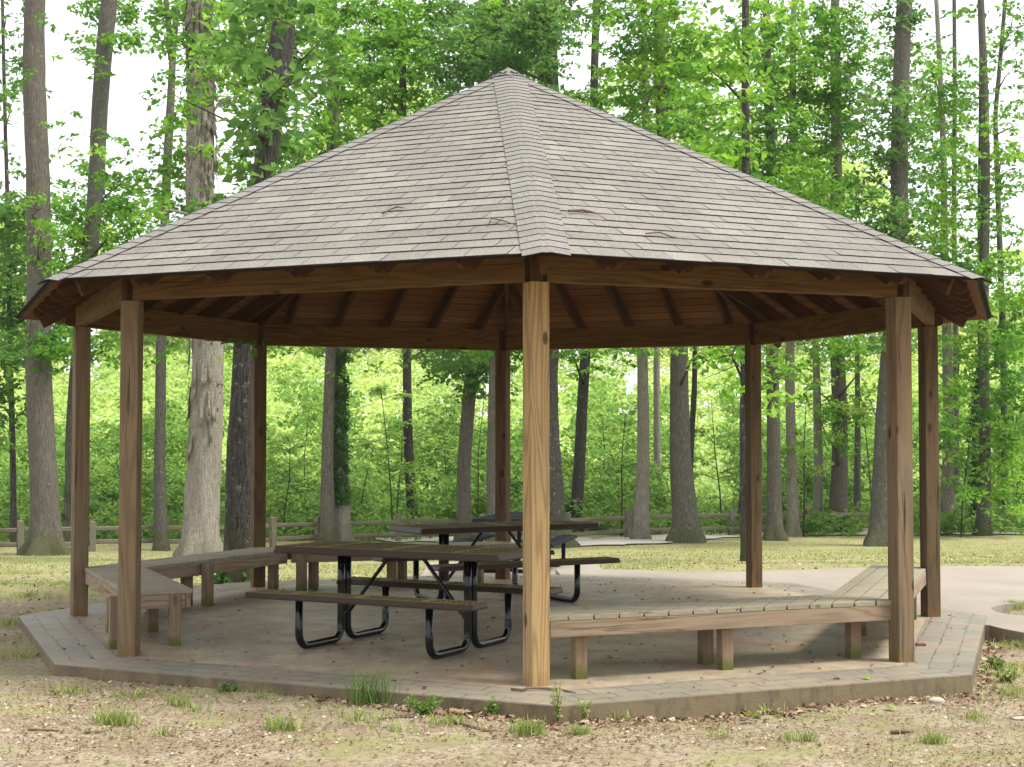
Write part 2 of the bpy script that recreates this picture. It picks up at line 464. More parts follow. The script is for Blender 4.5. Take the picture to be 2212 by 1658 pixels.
c = n.mix(n.noise(n('TexCoord').outputs['Object'], 40, 4), (.20, .14, .09), (.08, .055, .04)); n.out(c, .9, .2); M['twig'] = m
m, nt = new_mat('red_brick'); n = N(nt)
c = n.mix(n.noise(n('TexCoord').outputs['Object'], 30, 4), (.26, .10, .07), (.15, .06, .045)); n.out(c, .9, .2); M['brick'] = m

# ------------------------------------------------------------------ measured gazebo plan
POST = dict(F=(.179,-3.99), FR=(2.947,-2.90), R=(3.973,-.023), BR=(2.766,2.794), B=(-.086,3.82), BL=(-2.857,2.827), L=(-4.094,.075), FL=(-2.94,-2.60))
EAVE = dict(F=(.229,-4.836), FR=(3.399,-3.396), R=(4.575,.045), BR=(3.30,3.32), B=(-.05,4.70), BL=(-3.336,3.34), L=(-4.697,.055), FL=(-3.362,-3.272))
SLAB = dict(F=(.30,-4.79), FR=(3.275,-3.53), R=(4.504,-.006), BR=(3.286,3.282), B=(-.05,4.62), BL=(-3.282,3.286), L=(-4.645,.009), FL=(-3.373,-3.052))
ORD = ['F','FR','R','BR','B','BL','L','FL']
HP, HE, HA = 2.74, 2.827, 5.169
APEX = Vector((-.012, 0, HA))

gaz = empty('gazebo', (0, 0, 0))
tag(gaz, 'octagonal wooden gazebo with grey shingled roof standing on the paved concrete slab', 'gazebo')

def v2(p): return Vector((p[0], p[1], 0))
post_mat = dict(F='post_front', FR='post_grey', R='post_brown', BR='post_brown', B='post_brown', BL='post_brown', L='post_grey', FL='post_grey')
post_lab = dict(F='honey coloured front post with open grain and knots', FR='grey weathered post at the right front corner', R='dark brown post at the far right', FL='cracked weathered post at the left front', B='brown post at the back behind the tables')
for i, k in enumerate(ORD):
    p = v2(POST[k]); a = math.atan2(p.x, -p.y)
    ang = round((a - R(22.5)) / R(45)) * R(45) + R(22.5) if k != 'B' else R(157.5)
    w = .14
    b = MB(); b.box(0, HP + (0.0), -w/2, w/2, -w/2, w/2, .006)
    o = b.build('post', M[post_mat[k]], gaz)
    rz = a + (R(25) if k in ('F','FR','R','BR') else R(-22)) if k != 'B' else R(-25)
    if k == 'F': rz = R(25)
    if k == 'FR': rz = R(20)
    if k == 'R': rz = R(12)
    if k == 'FL': rz = R(-3)
    if k == 'L': rz = R(28)
    if k == 'BL': rz = R(24)
    if k == 'BR': rz = R(18)
    o.matrix_local = Matrix.Translation(p) @ Matrix.Rotation(rz, 4, 'Z') @ Matrix(((0,0,1,0),(0,1,0,0),(1,0,0,0),(0,0,0,1))) @ Matrix.Scale(1, 4)
    if k in post_lab: o['label'] = post_lab[k]
    # dark block over the post, put in for the shaded gap between beams
    cen = -p.normalized()
    q = p - cen * .03
    board('beam_gap_block', q + Vector((0,0,HP+.002)), q + Vector((0,0,HP+.255)), .085, .085, M['rafter'], gaz, up=(cen.x, cen.y, 0))

# beams
for i, k in enumerate(ORD):
    a, b_ = v2(POST[k]), v2(POST[ORD[(i+1) % 8]])
    d = (b_-a).normalized(); nrm = Vector((d.y, -d.x, 0))     # outward
    off = nrm * .025
    s = a + d * .055 + off + Vector((0,0,HP+.125)); e = b_ - d * .055 + off + Vector((0,0,HP+.125))
    if i % 2: s.z += .0025; e.z += .0025
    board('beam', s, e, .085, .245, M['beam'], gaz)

# roof planes
def face_pts(i):
    return Vector((*EAVE[ORD[i]], HE)), Vector((*EAVE[ORD[(i+1) % 8]], HE))

def clip_to(poly, a, b):
    """keep the part of 2d poly left of a->b"""
    out = []
    def s(p): return (b[0]-a[0])*(p[1]-a[1]) - (b[1]-a[1])*(p[0]-a[0])
    for j in range(len(poly)):
        p, q = poly[j], poly[(j+1) % len(poly)]
        sp_, sq = s(p), s(q)
        if sp_ >= 0: out.append(p)
        if (sp_ >= 0) != (sq >= 0):
            t = sp_/(sp_-sq); out.append((p[0]+t*(q[0]-p[0]), p[1]+t*(q[1]-p[1])))
    return out

EXPO = .142
for i in range(8):
    A, B = face_pts(i)
    ex = (B-A).normalized(); mid = A + ex * (APEX-A).dot(ex)
    ey = (APEX-mid).normalized(); nz_ = ex.cross(ey)
    W = (B-A).length; H = (APEX-mid).length; ax = (APEX-A).dot(ex)
    def to3(p, h): return A + ex*p[0] + ey*p[1] + nz_*h
    vs, fs, vals, mats = [], [], [], []
    rows = int(H/EXPO)+1
    for r in range(rows):
        y0 = r*EXPO - (.02 if r == 0 else 0); y1 = (r+1)*EXPO+.012
        x = -.305 + (r % 2) * .1525 + random.uniform(-.006,.006) 
        yb0 = y0 + random.uniform(-.004,.004)
        while x < W+.3:
            xe = x + .305
            tri_l, tri_r = (0,0), (W,0)
            poly = [(x+.003,yb0),(xe-.003,yb0),(xe-.003,y1),(x+.003,y1)]
            k_ = W + .0
            poly = clip_to(poly, (-.04*1.0,-.04), (ax, H)) if False else poly
            # right of the left hip, left of the right hip
            poly = clip_to(poly, (ax, H), (0, 0)) if True else poly
            poly = clip_to(poly, (W, 0), (ax, H)) if poly else poly
            poly = [q for q in poly]
            if len(poly) >= 3:
                jit = random.uniform(-.0022,.0018); lo, hi = .0088 + jit, .001
                n0 = len(vs)
                for q in poly:
                    t = (q[1]-yb0)/(y1-yb0); vs.append(to3(q, lo*(1-t)+hi*t + .018))
                fs.append(tuple(range(n0, n0+len(poly)))); val = min(1,max(0,random.gauss(.5,.27))); vals.append(val); mats.append(0)
                # butt edge
                bot = [q for q in poly if abs(q[1]-yb0) < 1e-6]
                if len(bot) >= 2:
                    bot.sort(); n0 = len(vs)
                    for q, h in ((bot[0],lo+.018),(bot[-1],lo+.018),(bot[-1],.0165),(bot[0],.0165)): vs.append(to3(q, h))
                    fs.append((n0+3,n0+2,n0+1,n0)); vals.append(0); mats.append(1)
            x = xe
    # felt below, closes the joints
    n0 = len(vs)
    for q in ((0,-.02),(W,-.02),(ax,H)): vs.append(to3(q, .0175))
    fs.append((n0,n0+1,n0+2)); vals.append(0); mats.append(1)
    me = bpy.data.meshes.new('shingle_roof'); me.from_pydata([tuple(q) for q in vs], [], fs)
    me.materials.append(M['shingle']); me.materials.append(M['shingle_edge'])
    me.polygons.foreach_set('material_index', mats)
    at = me.attributes.new('v','FLOAT','FACE'); at.data.foreach_set('value', vals)
    me.update(); o = bpy.data.objects.new('shingle_roof', me); col.objects.link(o); o.parent = gaz
    # board deck seen from below
    b = MB()
    def dk(p, h): return to3(p, h)
    ins = .02
    # wavy lower edge of the sheathing
    edge = []
    nn = 60
    for j in range(nn+1):
        t = j/nn; edge.append((W*t, .012 + .004*math.sin(t*W*9+i*2)))
    poly = edge + [(ax, H)]
    top = [dk(q, .016) for q in poly]; bot_ = [dk(q, -.012) for q in poly]
    b.poly(top[::1], [(q[0], q[1]) for q in poly])
    b.poly(bot_[::-1], [(q[0], q[1]) for q in poly][::-1])
    for j in range(nn):
        b.poly([bot_[j], bot_[j+1], top[j+1], top[j]], [(q[0]*2, 0.0) for q in (poly[j],poly[j+1],poly[j+1],poly[j])])  # edge maps onto the dark joint colour, painting the shadow below the shingles
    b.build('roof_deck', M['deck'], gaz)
    # common rafters with rounded tails
    sp = W/6.0
    for j in range(1, 6):
        xx = sp*j
        # length until the hip
        yt = H * (xx/ax if xx < ax else (W-xx)/(W-ax)) - .05
        if abs(xx-ax) < .05: yt = H-.2
        rw, rh = .042, .150
        prof = [(.10, -.0135), (.075, -.055), (.085, -.085), (.12, -.115), (.17, -.118), (.20, -.12), (.23, -.0135-rh), (yt, -.0135-rh), (yt, -.0135)]
        prof = [(p_, q_) for p_, q_ in prof if p_ <= yt+1e-6]
        if yt < .45: continue
        L = yt
        mb = MB()
        v = [(p_, -rw/2, q_) for p_, q_ in prof] + [(p_, rw/2, q_) for p_, q_ in prof]
        m_ = len(prof)
        mb.mesh(v, [tuple(range(m_)), tuple(range(m_, 2*m_))[::-1]] + [(t_+m_, (t_+1) % m_+m_, (t_+1) % m_, t_) for t_ in range(m_)])
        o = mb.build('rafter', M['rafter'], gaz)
        mm = Matrix((ey, nz_.cross(ey), nz_)).transposed().to_4x4(); mm.translation = A + ex*xx
        o.matrix_local = mm
# hip rafters and ridge caps
for i, k in enumerate(ORD):
    E0 = Vector((*EAVE[k], HE)); hd = (APEX-E0); L = hd.length; hd.normalize()
    side = hd.cross(Vector((0,0,1))).normalized(); upv = side.cross(hd)
    s = E0 + hd*.18 - upv*.11; e = E0 + hd*(L-.12) - upv*.11
    board('hip_rafter', s, e, .045, .17, M['rafter'], gaz, up=upv)
    # neighbouring face normals for the cap angle
    A0, B0 = face_pts((i-1) % 8); A1, B1 = face_pts(i)
    def nrm(A, B): return (B-A).cross(APEX-A).normalized()
    nl, nr = nrm(A0, B0), nrm(A1, B1)
    dl = nl.cross(hd); dr = hd.cross(nr)   # directions running down each face from the hip
    if dl.z > 0: dl = -dl
    if dr.z > 0: dr = -dr
    upm = (nl+nr).normalized()
    vs, fs, vals, mats = [], [], [], []
    npc = int(L/.125)
    for r in range(npc, -1, -1):
        t0 = r*.125 - .03 if r else -.035; t1 = t0 + .16
        if t0 > L-.10: continue
        t1 = min(t1, L-.02)
        wd = .152 + random.uniform(-.0015,.0015); jl = random.uniform(-.003,.003)
        lo, hi = .028 + random.uniform(0,.002), .020
        prof = [(-1,dl,nl,wd),(-.5,dl,nl,wd*.5),(-.13,dl,nl,wd*.14),(0,dl,upm,0),(.13,dr,nr,wd*.14),(.5,dr,nr,wd*.5),(1,dr,nr,wd)]
        n0 = len(vs); drop = .0
        rl, rh_, rb = [], [], []
        for tt, dd, nn_, w_ in prof:
            hh = .007 if w_ == 0 else 0
            b0 = E0 + hd*(t0+jl) + dd*w_; b1 = E0 + hd*t1 + dd*w_
            rl.append(b0 + nn_*(.034-hh)); rh_.append(b1 + nn_*(.0275-hh)); rb.append(b0 + nn_*(.0295-hh))
        m_ = 7; vs += rl + rh_ + rb
        val = random.random()
        for j in range(6):
            fs.append((n0+j, n0+j+1, n0+m_+j+1, n0+m_+j)); vals.append(val); mats.append(0)
            fs.append((n0+2*m_+j, n0+2*m_+j+1, n0+j+1, n0+j)); vals.append(0); mats.append(1)
        for j in (0, 6):
            # side edge
            q = [rl[j], rh_[j], rh_[j]-prof[j][2]*.010, rl[j]-prof[j][2]*.010]
            n1 = len(vs); vs += q; fs.append((n1,n1+1,n1+2,n1+3)); vals.append(0); mats.append(1)
    me = bpy.data.meshes.new('ridge_cap'); me.from_pydata([tuple(q) for q in vs], [], fs)
    me.materials.append(M['cap']); me.materials.append(M['shingle_edge'])
    me.polygons.foreach_set('material_index', mats)
    at = me.attributes.new('v','FLOAT','FACE'); at.data.foreach_set('value', vals)
    me.update(); o = bpy.data.objects.new('ridge_cap', me); col.objects.link(o); o.parent = gaz
# small shingle cap closing the peak
mb = MB(); tip = APEX+Vector((0,0,.062)); rim = []
for k_ in range(16):
    a = 2*math.pi*k_/16; rr = .20; rim.append((APEX.x+rr*math.cos(a), APEX.y+rr*math.sin(a), HA-.055))
for k_ in range(16): mb.poly([rim[k_], rim[(k_+1) % 16], tip])
o = mb.build('peak_cap', M['cap'], gaz)
sol = o.modifiers.new('s','SOLIDIFY'); sol.thickness = .006
# centre hub under the apex
b = MB(); b.tube([(APEX.x, APEX.y, HA-.75), (APEX.x, APEX.y, HA-.14)], .10, 8); b.build('hub', M['rafter'], gaz)

# ------------------------------------------------------------------ slab
cen = Vector((0, 0, 0))
b = MB(); bo = MB(); sd = MB()
inner = []
for k in ORD:
    p = v2(SLAB[k]); inner.append(p * (1 - .56/p.length))
outer = [v2(SLAB[k]) for k in ORD]
b.poly([(p.x, p.y, 0) for p in inner])
for i in range(8):
    a, c_ = outer[i], outer[(i+1) % 8]; a2, c2 = inner[i], inner[(i+1) % 8]
    d = (c_-a).normalized(); nrm_ = Vector((-d.y, d.x, 0))
    def uvf(p): return ((p-a).dot(d) + i*.31, (p-a).dot(nrm_))
    seg = 6
    bo.poly([a, c_, c2, a2], [uvf(a), uvf(c_), uvf(c2), uvf(a2)])
    # rounded top nose and slightly rough side
    for (z0, o0, z1, o1) in ((-.008, .006, 0, 0), (-.30, .006, -.008, .006)):
        A_ = a + (a.normalized()*o0); C_ = c_ + (c_.normalized()*o0); A2 = a + a.normalized()*o1; C2 = c_ + c_.normalized()*o1
        sd.poly([(A_.x,A_.y,z0),(C_.x,C_.y,z0),(C2.x,C2.y,z1),(A2.x,A2.y,z1)])
o = b.build('patio_slab', M['slab']); tag(o, kind='structure')
o = bo.build('patio_border', M['pavers']); tag(o, kind='structure')
o = sd.build('patio_edge', M['slab_side']); tag(o, kind='structure')

# concrete path leaving the slab to the right and behind it
pp = [PZ(1215,1246,0), PZ(1200,1229,0), PZ(1330,1229,0), PZ(1500,1236,0), PZ(1640,1234,0), PZ(1800,1228,0), PZ(2000,1222,0), PZ(2400,1224,0), PZ(2600,1226,0),
      PZ(2600,1300,0), PZ(2300,1299,0), PZ(2212,1301,0), PZ(2165,1306,0), PZ(2140,1312,0), PZ(2148,1320,0), PZ(2180,1327,0), PZ(2300,1335,0), PZ(2600,1345,0), PZ(2600,1392,0), PZ(2212,1366,0), PZ(2165,1357,0), PZ(2138,1350,0), Vector((4.2,-.6,0)), Vector((3.6,0,0)), Vector((2.6,2.6,0)), Vector((-.4,4.0,0))]
b = MB(); b.prism([(p.x, p.y) for p in pp], -.3, -.005)
o = b.build('path', M['path']); tag(o, kind='structure')
# gravel path by the fence
gp = [(820,1170,2.0),(930,1167,2.6),(1040,1168,2.8),(1140,1172,3.0),(1240,1177,3.0),(1340,1172,2.8),(1430,1165,2.5),(1530,1159,2.3),(1700,1155,2.2),(1900,1153.5,2.2),(2060,1153,2.2),(2300,1153,2.2),(2600,1153,2.2)]
ctr = [(G(x, y), w) for x, y, w in gp]
dense = []
for i in range(len(ctr)-1):
    for t in range(6):
        dense.append((ctr[i][0].lerp(ctr[i+1][0], t/6), ctr[i][1]*(1-t/6)+ctr[i+1][1]*t/6))
dense.append(ctr[-1])
b = MB(); rows_ = []
for i, (p, w) in enumerate(dense):
    t = (dense[min(i+1,len(dense)-1)][0]-dense[max(0,i-1)][0]); t.z = 0; t.normalize(); nn_ = Vector((-t.y, t.x, 0))
    w = w*(1+.12*math.sin(i*1.7))
    r_ = []
    for s in (-.5,-.25,0,.25,.5):
        q = p + nn_*w*s; r_.append((q.x, q.y, gz(q.x,q.y)+.035*(1-abs(s)*.6)+.012))
    rows_.append(r_)
v = [q for r_ in rows_ for q in r_]
b.mesh(v, [(i*5+j, (i+1)*5+j, (i+1)*5+j+1, i*5+j+1) for i in range(len(rows_)-1) for j in range(4)])
o = b.build('gravel_path', M['gravel'], smooth_=True); tag(o, kind='structure')

# ------------------------------------------------------------------ terrain
def value_noise(x, y, s, seed=0):
    r2 = np.random.default_rng(seed).random((64, 64))
    xs, ys = x*s, y*s
    xi, yi = np.floor(xs).astype(int), np.floor(ys).astype(int)
    fx, fy = xs-xi, ys-yi; fx = fx*fx*(3-2*fx); fy = fy*fy*(3-2*fy)
    g = lambda a, b_: r2[a % 64, b_ % 64]
    return (g(xi,yi)*(1-fx)+g(xi+1,yi)*fx)*(1-fy)+(g(xi,yi+1)*(1-fx)+g(xi+1,yi+1)*fx)*fy
def axis(breaks):
    out = []
    for a, b_, st in breaks: out += list(np.arange(a, b_, st))
    return np.array(out + [breaks[-1][1]])
xs = axis([(-400,-60,40),(-60,-20,4),(-20,-7,.5),(-7,7,.09),(7,20,.5),(20,60,4),(60,400,40)])
ys = axis([(-60,-20,5),(-20,-8,1),(-8,-2.6,.06),(-2.6,8,.18),(8,40,.6),(40,100,3),(100,420,40)])
X, Y = np.meshgrid(xs, ys)
Z = np.array([[gz(x, y) for x in xs] for y in ys])
nz2 = (value_noise(X+99, Y+99, 1.3, 1)-.5)*.035 + (value_noise(X+99, Y+99, 4.5, 2)-.5)*.022 + (value_noise(X+99, Y+99, 13, 3)-.5)*.012
damp = np.clip((np.hypot(X, Y)-3.5)/3, .15, 1)
Z = Z + nz2*np.where(Y > 3.8, .6, 1)
nx, ny = len(xs), len(ys)
vv = np.stack([X.ravel(), Y.ravel(), Z.ravel()], 1)
ii = np.arange(nx*ny).reshape(ny, nx)
q = np.stack([ii[:-1,:-1].ravel(), ii[:-1,1:].ravel(), ii[1:,1:].ravel(), ii[1:,:-1].ravel()], 1)
tri = np.concatenate([q[:, [0,1,2]], q[:, [0,2,3]]])
o = np_mesh('ground', vv, tri, M['ground']); tag(o, kind='structure')
o.data.polygons.foreach_set('use_smooth', [True]*len(o.data.polygons))
def gtop(x, y):
    return gz(x, y) + float((value_noise(np.array([x+99]), np.array([y+99]), 1.3, 1)-.5)*.035 + (value_noise(np.array([x+99]), np.array([y+99]), 4.5, 2)-.5)*.022)*(.6 if y > 3.8 else 1)

# ------------------------------------------------------------------ benches
def clip_conv(poly, region):
    for j in range(len(region)):
        poly = clip_to(poly, region[j], region[(j+1) % len(region)])
        if len(poly) < 3: return []
    return poly
def ccw(p):
    a = sum(p[j][0]*p[(j+1) % len(p)][1]-p[(j+1) % len(p)][0]*p[j][1] for j in range(len(p)))
    return p if a > 0 else p[::-1]
ZB = .455
def bench(label, regions, legs, aprons, pitch=.146, dirv=None, rust=False):
    base = Vector((regions[0][0][0][0], regions[0][0][0][1], 0))
    root = empty('wooden_bench', base); tag(root, label, 'bench', 'built-in benches between the gazebo posts')
    seat = empty('seat', (0,0,0)); seat.parent = root
    mb = MB()
    for reg, dv in regions:
        reg = ccw([tuple(p)[:2] for p in reg]); dv = Vector((dv[0], dv[1], 0)).normalized(); nv = Vector((-dv.y, dv.x, 0))
        xs_ = [p[0]*nv.x+p[1]*nv.y for p in reg]; t = min(xs_)-.001
        j = 0
        while t < max(xs_)-.02:
            a, e = t+.006, t+pitch-.006
            def q(u, w): return (dv.x*u+nv.x*w, dv.y*u+nv.y*w)
            L_ = 20
            poly = clip_conv([q(-L_,a), q(L_,a), q(L_,e), q(-L_,e)], reg)
            if len(poly) >= 3:
                dz = random.uniform(-.002,.002)
                mb.prism([(p[0]-base.x, p[1]-base.y) for p in ccw(poly)], ZB-.036+dz, ZB+dz)
            t += pitch
    bpy.data.objects.remove(seat)
    o = mb.build('seat', M['bench'], root, bevel=.004)
    for (p, q_, h) in aprons:
        a = Vector((p[0]-base.x, p[1]-base.y, ZB-.036-h/2)); c2 = Vector((q_[0]-base.x, q_[1]-base.y, ZB-.036-h/2))
        board('apron', a, c2, .036, h, M['bench_apron'], root)
    for (x, y, rz) in legs:
        mbl = MB(); mbl.box(0, ZB-.037, -.045, .045, -.045, .045, .003)
        l = mbl.build('leg', M['bench_leg'], root)
        l.matrix_local = Matrix.Translation((x-base.x, y-base.y, 0)) @ Matrix.Rotation(rz, 4, 'Z') @ Matrix(((0,0,1,0),(0,1,0,0),(1,0,0,0),(0,0,0,1)))
    return root
def sidevec(a, b_):
    A_, B_ = v2(POST[a]), v2(POST[b_]); d = (B_-A_).normalized(); return A_, B_, d, Vector((-d.y, d.x, 0))  # inward for ccw order
W_B = .53
# right: front post -> FR -> R, boards all run parallel to the FR-R side
A1, B1, d1, n1 = sidevec('F','FR'); A2, B2, d2, n2 = sidevec('FR','R')
o1 = .03
def isect(p, d, q_, e):
    den = d.x*e.y-d.y*e.x; t = ((q_.x-p.x)*e.y-(q_.y-p.y)*e.x)/den; return p + d*t
oc = isect(A1+n1*o1, d1, A2+n2*o1, d2); ic = isect(A1+n1*(o1+W_B), d1, A2+n2*(o1+W_B), d2)
s_out = A1+n1*o1+d1*.10; s_in = A1+n1*(o1+W_B)+d1*.30
e_out = B2+n2*o1+d2*.22; e_in = B2+n2*(o1+W_B)+d2*.22
bench('pale weathered bench bending round the right front corner posts',
      [([s_out, oc, ic, s_in], d2), ([oc, e_out, e_in, ic], d2)],
      [tuple((A1+d1*a_+n1*b_)[:2])+(R(20),) for a_, b_ in ((.38,.14),(1.535,.13),(1.535,.42),(2.72,.26))] + [tuple((A2+d2*a_+n2*b_)[:2])+(R(-20),) for a_, b_ in ((1.45,.46),(1.30,.15),(2.9,.46),(2.75,.15))],
      [(s_out+n1*.02+d1*.02, oc+n1*.02-d1*.02, .115), (s_in-n1*.03+d1*.02, ic-n1*.03, .115), (ic-n2*.03, e_in-n2*.03-d2*.02, .115), (oc+n2*.02+d2*.13, e_out+n2*.02-d2*.02, .115)])
# left near: FL-L, crosswise slats
A3, B3, d3, n3 = sidevec('L','FL'); 
dd = (v2(POST['FL'])-v2(POST['L'])).normalized(); nn3 = Vector((-dd.y, dd.x, 0))
P0 = v2(POST['L']); s0 = P0+dd*(.02)+nn3*.05
oc3 = P0+nn3*.04+dd*.05; e3 = P0+nn3*.04+dd*2.50
A4, B4, d4, n4 = sidevec('BL','L'); d4b = -d4
ic3 = isect(P0+nn3*(.04+W_B), dd, P0+n4*(.04+W_B), d4b)
ce = P0+nn3*(.04+W_B)+dd*2.50
bench('short weathered bench with crosswise slats behind the left front post',
      [([oc3, e3, ce, ic3], nn3)],
      [(-2.72,-2.02,R(24)), (-3.10,-1.17,R(24)), (-3.44,-1.22,R(24)), (-3.15,-2.22,R(24))],
      [(oc3+nn3*.02+dd*.05, e3+nn3*.02-dd*.02, .115), (ic3-nn3*.03, ce-nn3*.03-dd*.02, .115), (e3-dd*.03+nn3*.05, ce-dd*.03-nn3*.055, .115)])
A5, B5, d5, n5 = sidevec('B','BL')
ocb = isect(P0+n4*.04, d4b, v2(POST['BL'])+n5*.04, d5); icb = isect(P0+n4*(.04+W_B), d4b, v2(POST['BL'])+n5*(.04+W_B), d5)
ocl = P0+n4*.04+d4b*.06
bench('long weathered bench with lengthwise boards along the left rear side',
      [([ocl, ocb, icb, ic3+d4b*.012], d4b)],
      [(-3.26,.95,R(-25)), (-3.04,.90,R(-25)), (-3.60,1.02,R(-25)), (-2.29,2.30,R(-25)), (-2.62,2.42,R(-25))],
      [(ocl+n4*.02+d4b*.05, ocb+n4*.02-d4b*.05, .115), (ic3-n4*.03+d4b*.03, icb-n4*.03-d4b*.02, .115)])
eB_o = A5+n5*.04-d5*0+d5*.05; eB_i = A5+n5*(.04+W_B)+d5*(-.05)
bench('weathered bench at the back left behind the picnic tables',
      [([ocb-d5*.012, eB_o, eB_i, icb-d5*.012], d5)],
      [(-1.35,2.95,R(-20)), (-1.25,3.22,R(-20)), (-.36,3.32,R(-20)), (-.50,3.62,R(-20)), (-2.2,2.62,R(-20))],
      [(ocb+n5*.02-d5*.06, eB_o+n5*.02+d5*.02, .115), (icb-n5*.03-d5*.03, eB_i-n5*.03+d5*.02, .115)])

# ------------------------------------------------------------------ picnic tables
def perforated(mb, L, Wd, z, bands, margin=.04, px=.044, py=.165):
    """punched sheet: solid margins and cross bands, slotted holes elsewhere"""
    x0, x1, y0, y1 = -L/2, L/2, -Wd/2, Wd/2
    def quad(a, b_, c, d, zz): mb.mesh([(a,c,zz),(b_,c,zz),(b_,d,zz),(a,d,zz)], [(0,1,2,3)])
    quad(x0, x1, y0, y0+margin, z); quad(x0, x1, y1-margin, y1, z)
    yi0, yi1 = y0+margin, y1-margin
    segs = []; cur = x0
    for bx, bw in bands:
        segs.append((cur, bx-bw/2, 'h')); segs.append((bx-bw/2, bx+bw/2, 's')); cur = bx+bw/2
    segs.append((cur, x1, 'h'))
    segs[0] = (x0+margin, segs[0][1], 'h'); segs[-1] = (segs[-1][0], x1-margin, 'h')
    quad(x0, x0+margin, yi0, yi1, z); quad(x1-margin, x1, yi0, yi1, z)
    for a, e, k in segs:
        if k == 's': quad(a, e, yi0, yi1, z); continue
        nx_ = max(1, round((e-a)/px)); ny_ = max(1, round((yi1-yi0)/py))
        dx, dy_ = (e-a)/nx_, (yi1-yi0)/ny_
        for i in range(nx_):
            for j in range(ny_):
                ax_, ay = a+i*dx, yi0+j*dy_; bx, by = ax_+dx, ay+dy_
                m1, m2 = .0085, min(.020, dy_*.14)
                o_ = [(ax_,ay),(bx,ay),(bx,by),(ax_,by)]; n_ = [(ax_+m1,ay+m2),(bx-m1,ay+m2),(bx-m1,by-m2),(ax_+m1,by-m2)]
                v = [(*p, z) for p in o_]+[(*p, z) for p in n_]+[(*p, z-.03) for p in n_]
                mb.mesh(v, [(0,1,5,4),(1,2,6,5),(2,3,7,6),(3,0,4,7),(4,5,9,8),(5,6,10,9),(6,7,11,10),(7,4,8,11)])
def lip(mb, L, Wd, z, drop=.045, out=.020):
    """rolled skirt round the edge"""
    def ring(ex_, zz, r):
        pts = []
        for cx, cy, a0 in ((L/2-r, Wd/2-r, 0), (-L/2+r, Wd/2-r, 90), (-L/2+r, -Wd/2+r, 180), (L/2-r, -Wd/2+r, 270)):
            for s in range(4):
                a = R(a0+30*s); pts.append((cx+(r+ex_)*math.cos(a), cy+(r+ex_)*math.sin(a), zz))
        return pts
    rs = [ring(0, z, .012), ring(.006, z-.004, .012), ring(out, z-drop*.8, .012), ring(out, z-drop, .012), ring(out-.012, z-drop-.004, .012), ring(out-.016, z-drop+.004, .012), ring(-.004, z-.008, .012)]
    v = [p for r_ in rs for p in r_]; m_ = 16
    mb.mesh(v, [(i*m_+j, i*m_+(j+1) % m_, (i+1)*m_+(j+1) % m_, (i+1)*m_+j)[::-1] for i in range(len(rs)-1) for j in range(m_)])
def picnic_table(loc, rz, L=2.06):
    root = empty('picnic_table', loc, rz)
    bands = [(-.62, .07), (0.0, .12), (.62, .07)]
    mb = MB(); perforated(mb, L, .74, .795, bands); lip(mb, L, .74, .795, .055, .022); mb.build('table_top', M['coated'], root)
    for s in (-1, 1):
        mb = MB(); perforated(mb, L, .235, .455, [(-.6,.07),(0,.10),(.6,.07)], margin=.03, py=.088)
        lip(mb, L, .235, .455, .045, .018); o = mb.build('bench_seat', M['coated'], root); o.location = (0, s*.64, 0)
    for e in (-1, 1):
        for s in (-1, 1):
            r = .105; zb = .031; pts = []
            yi, yo = s*.047, s*.63
            pts.append((e*.6, yi, .745)); pts.append((e*.6, yi, .5)); pts.append((e*.6, yi, zb+r+.05))
            for t in range(0, 7):
                a = math.pi/2*t/6; pts.append((e*.6, yi + s*(r - r*math.cos(a)), zb + r - r*math.sin(a)))
            for t in range(0, 7):
                a = math.pi/2*t/6; pts.append((e*.6, yo - s*(r - r*math.sin(a)), zb + r - r*math.cos(a)))
            pts.append((e*.6, yo, .41))
            mb = MB(); mb.tube(pts, .031, 14)
            mb.box(e*.6-.03, e*.6+.03, min(yo-.11,yo+.11), max(yo-.11,yo+.11), .408, .416)
            o = mb.build('leg_frame', M['tube'], root, smooth_=False)
            o.data.polygons.foreach_set('use_smooth', [len(p.vertices) == 4 and p.area < .02 for p in o.data.polygons])
        mb = MB(); mb.box(e*.6-.025, e*.6+.025, -.33, .33, .742, .754); mb.build('top_support', M['tube'], root)
        mb = MB(); mb.tube([(e*.10, 0, .742), (e*.16, 0, .715), (e*.565, 0, .235), (e*.60, 0, .225)], .0165, 8)
        mb.tube([(e*.6, -.05, .225), (e*.6, .05, .225)], .012, 8)
        mb.build('brace', M['tube'], root, smooth_=True)
    return root
def copy_tree(o, parent=None):
    c = o.copy(); col.objects.link(c)
    if parent: c.parent = parent
    for ch in list(o.children): copy_tree(ch, c)
    return c
t1 = picnic_table((-.84, -2.06, 0), R(-28))
tag(t1, 'nearest brown metal picnic table with punched top and black tube legs', 'picnic table', 'metal picnic tables')
t2 = copy_tree(t1); t2.location = (-.15, 1.30, 0); t2.rotation_euler = (0, 0, R(30))
tag(t2, 'second metal picnic table standing behind the nearest one in the gazebo', 'picnic table', 'metal picnic tables')
p3 = Vector((.06, 7.8, 0));
mb = MB(); zt = gz(p3.x, p3.y)+.10; mb.box(-1.25, 1.35, 6.45, 9.2, zt-.5, zt); o = mb.build('concrete_pad', M['path'], bevel=.01); tag(o, kind='structure') 
t3 = copy_tree(t1); t3.location = (p3.x, p3.y, zt); t3.rotation_euler = (0, 0, R(78))
for ch in t3.children:
    ch.material_slots[0].link = 'OBJECT'; ch.material_slots[0].material = M['iron']
tag(t3, 'dark picnic table outside the gazebo on the grass beyond the back post', 'picnic table', 'metal picnic tables')

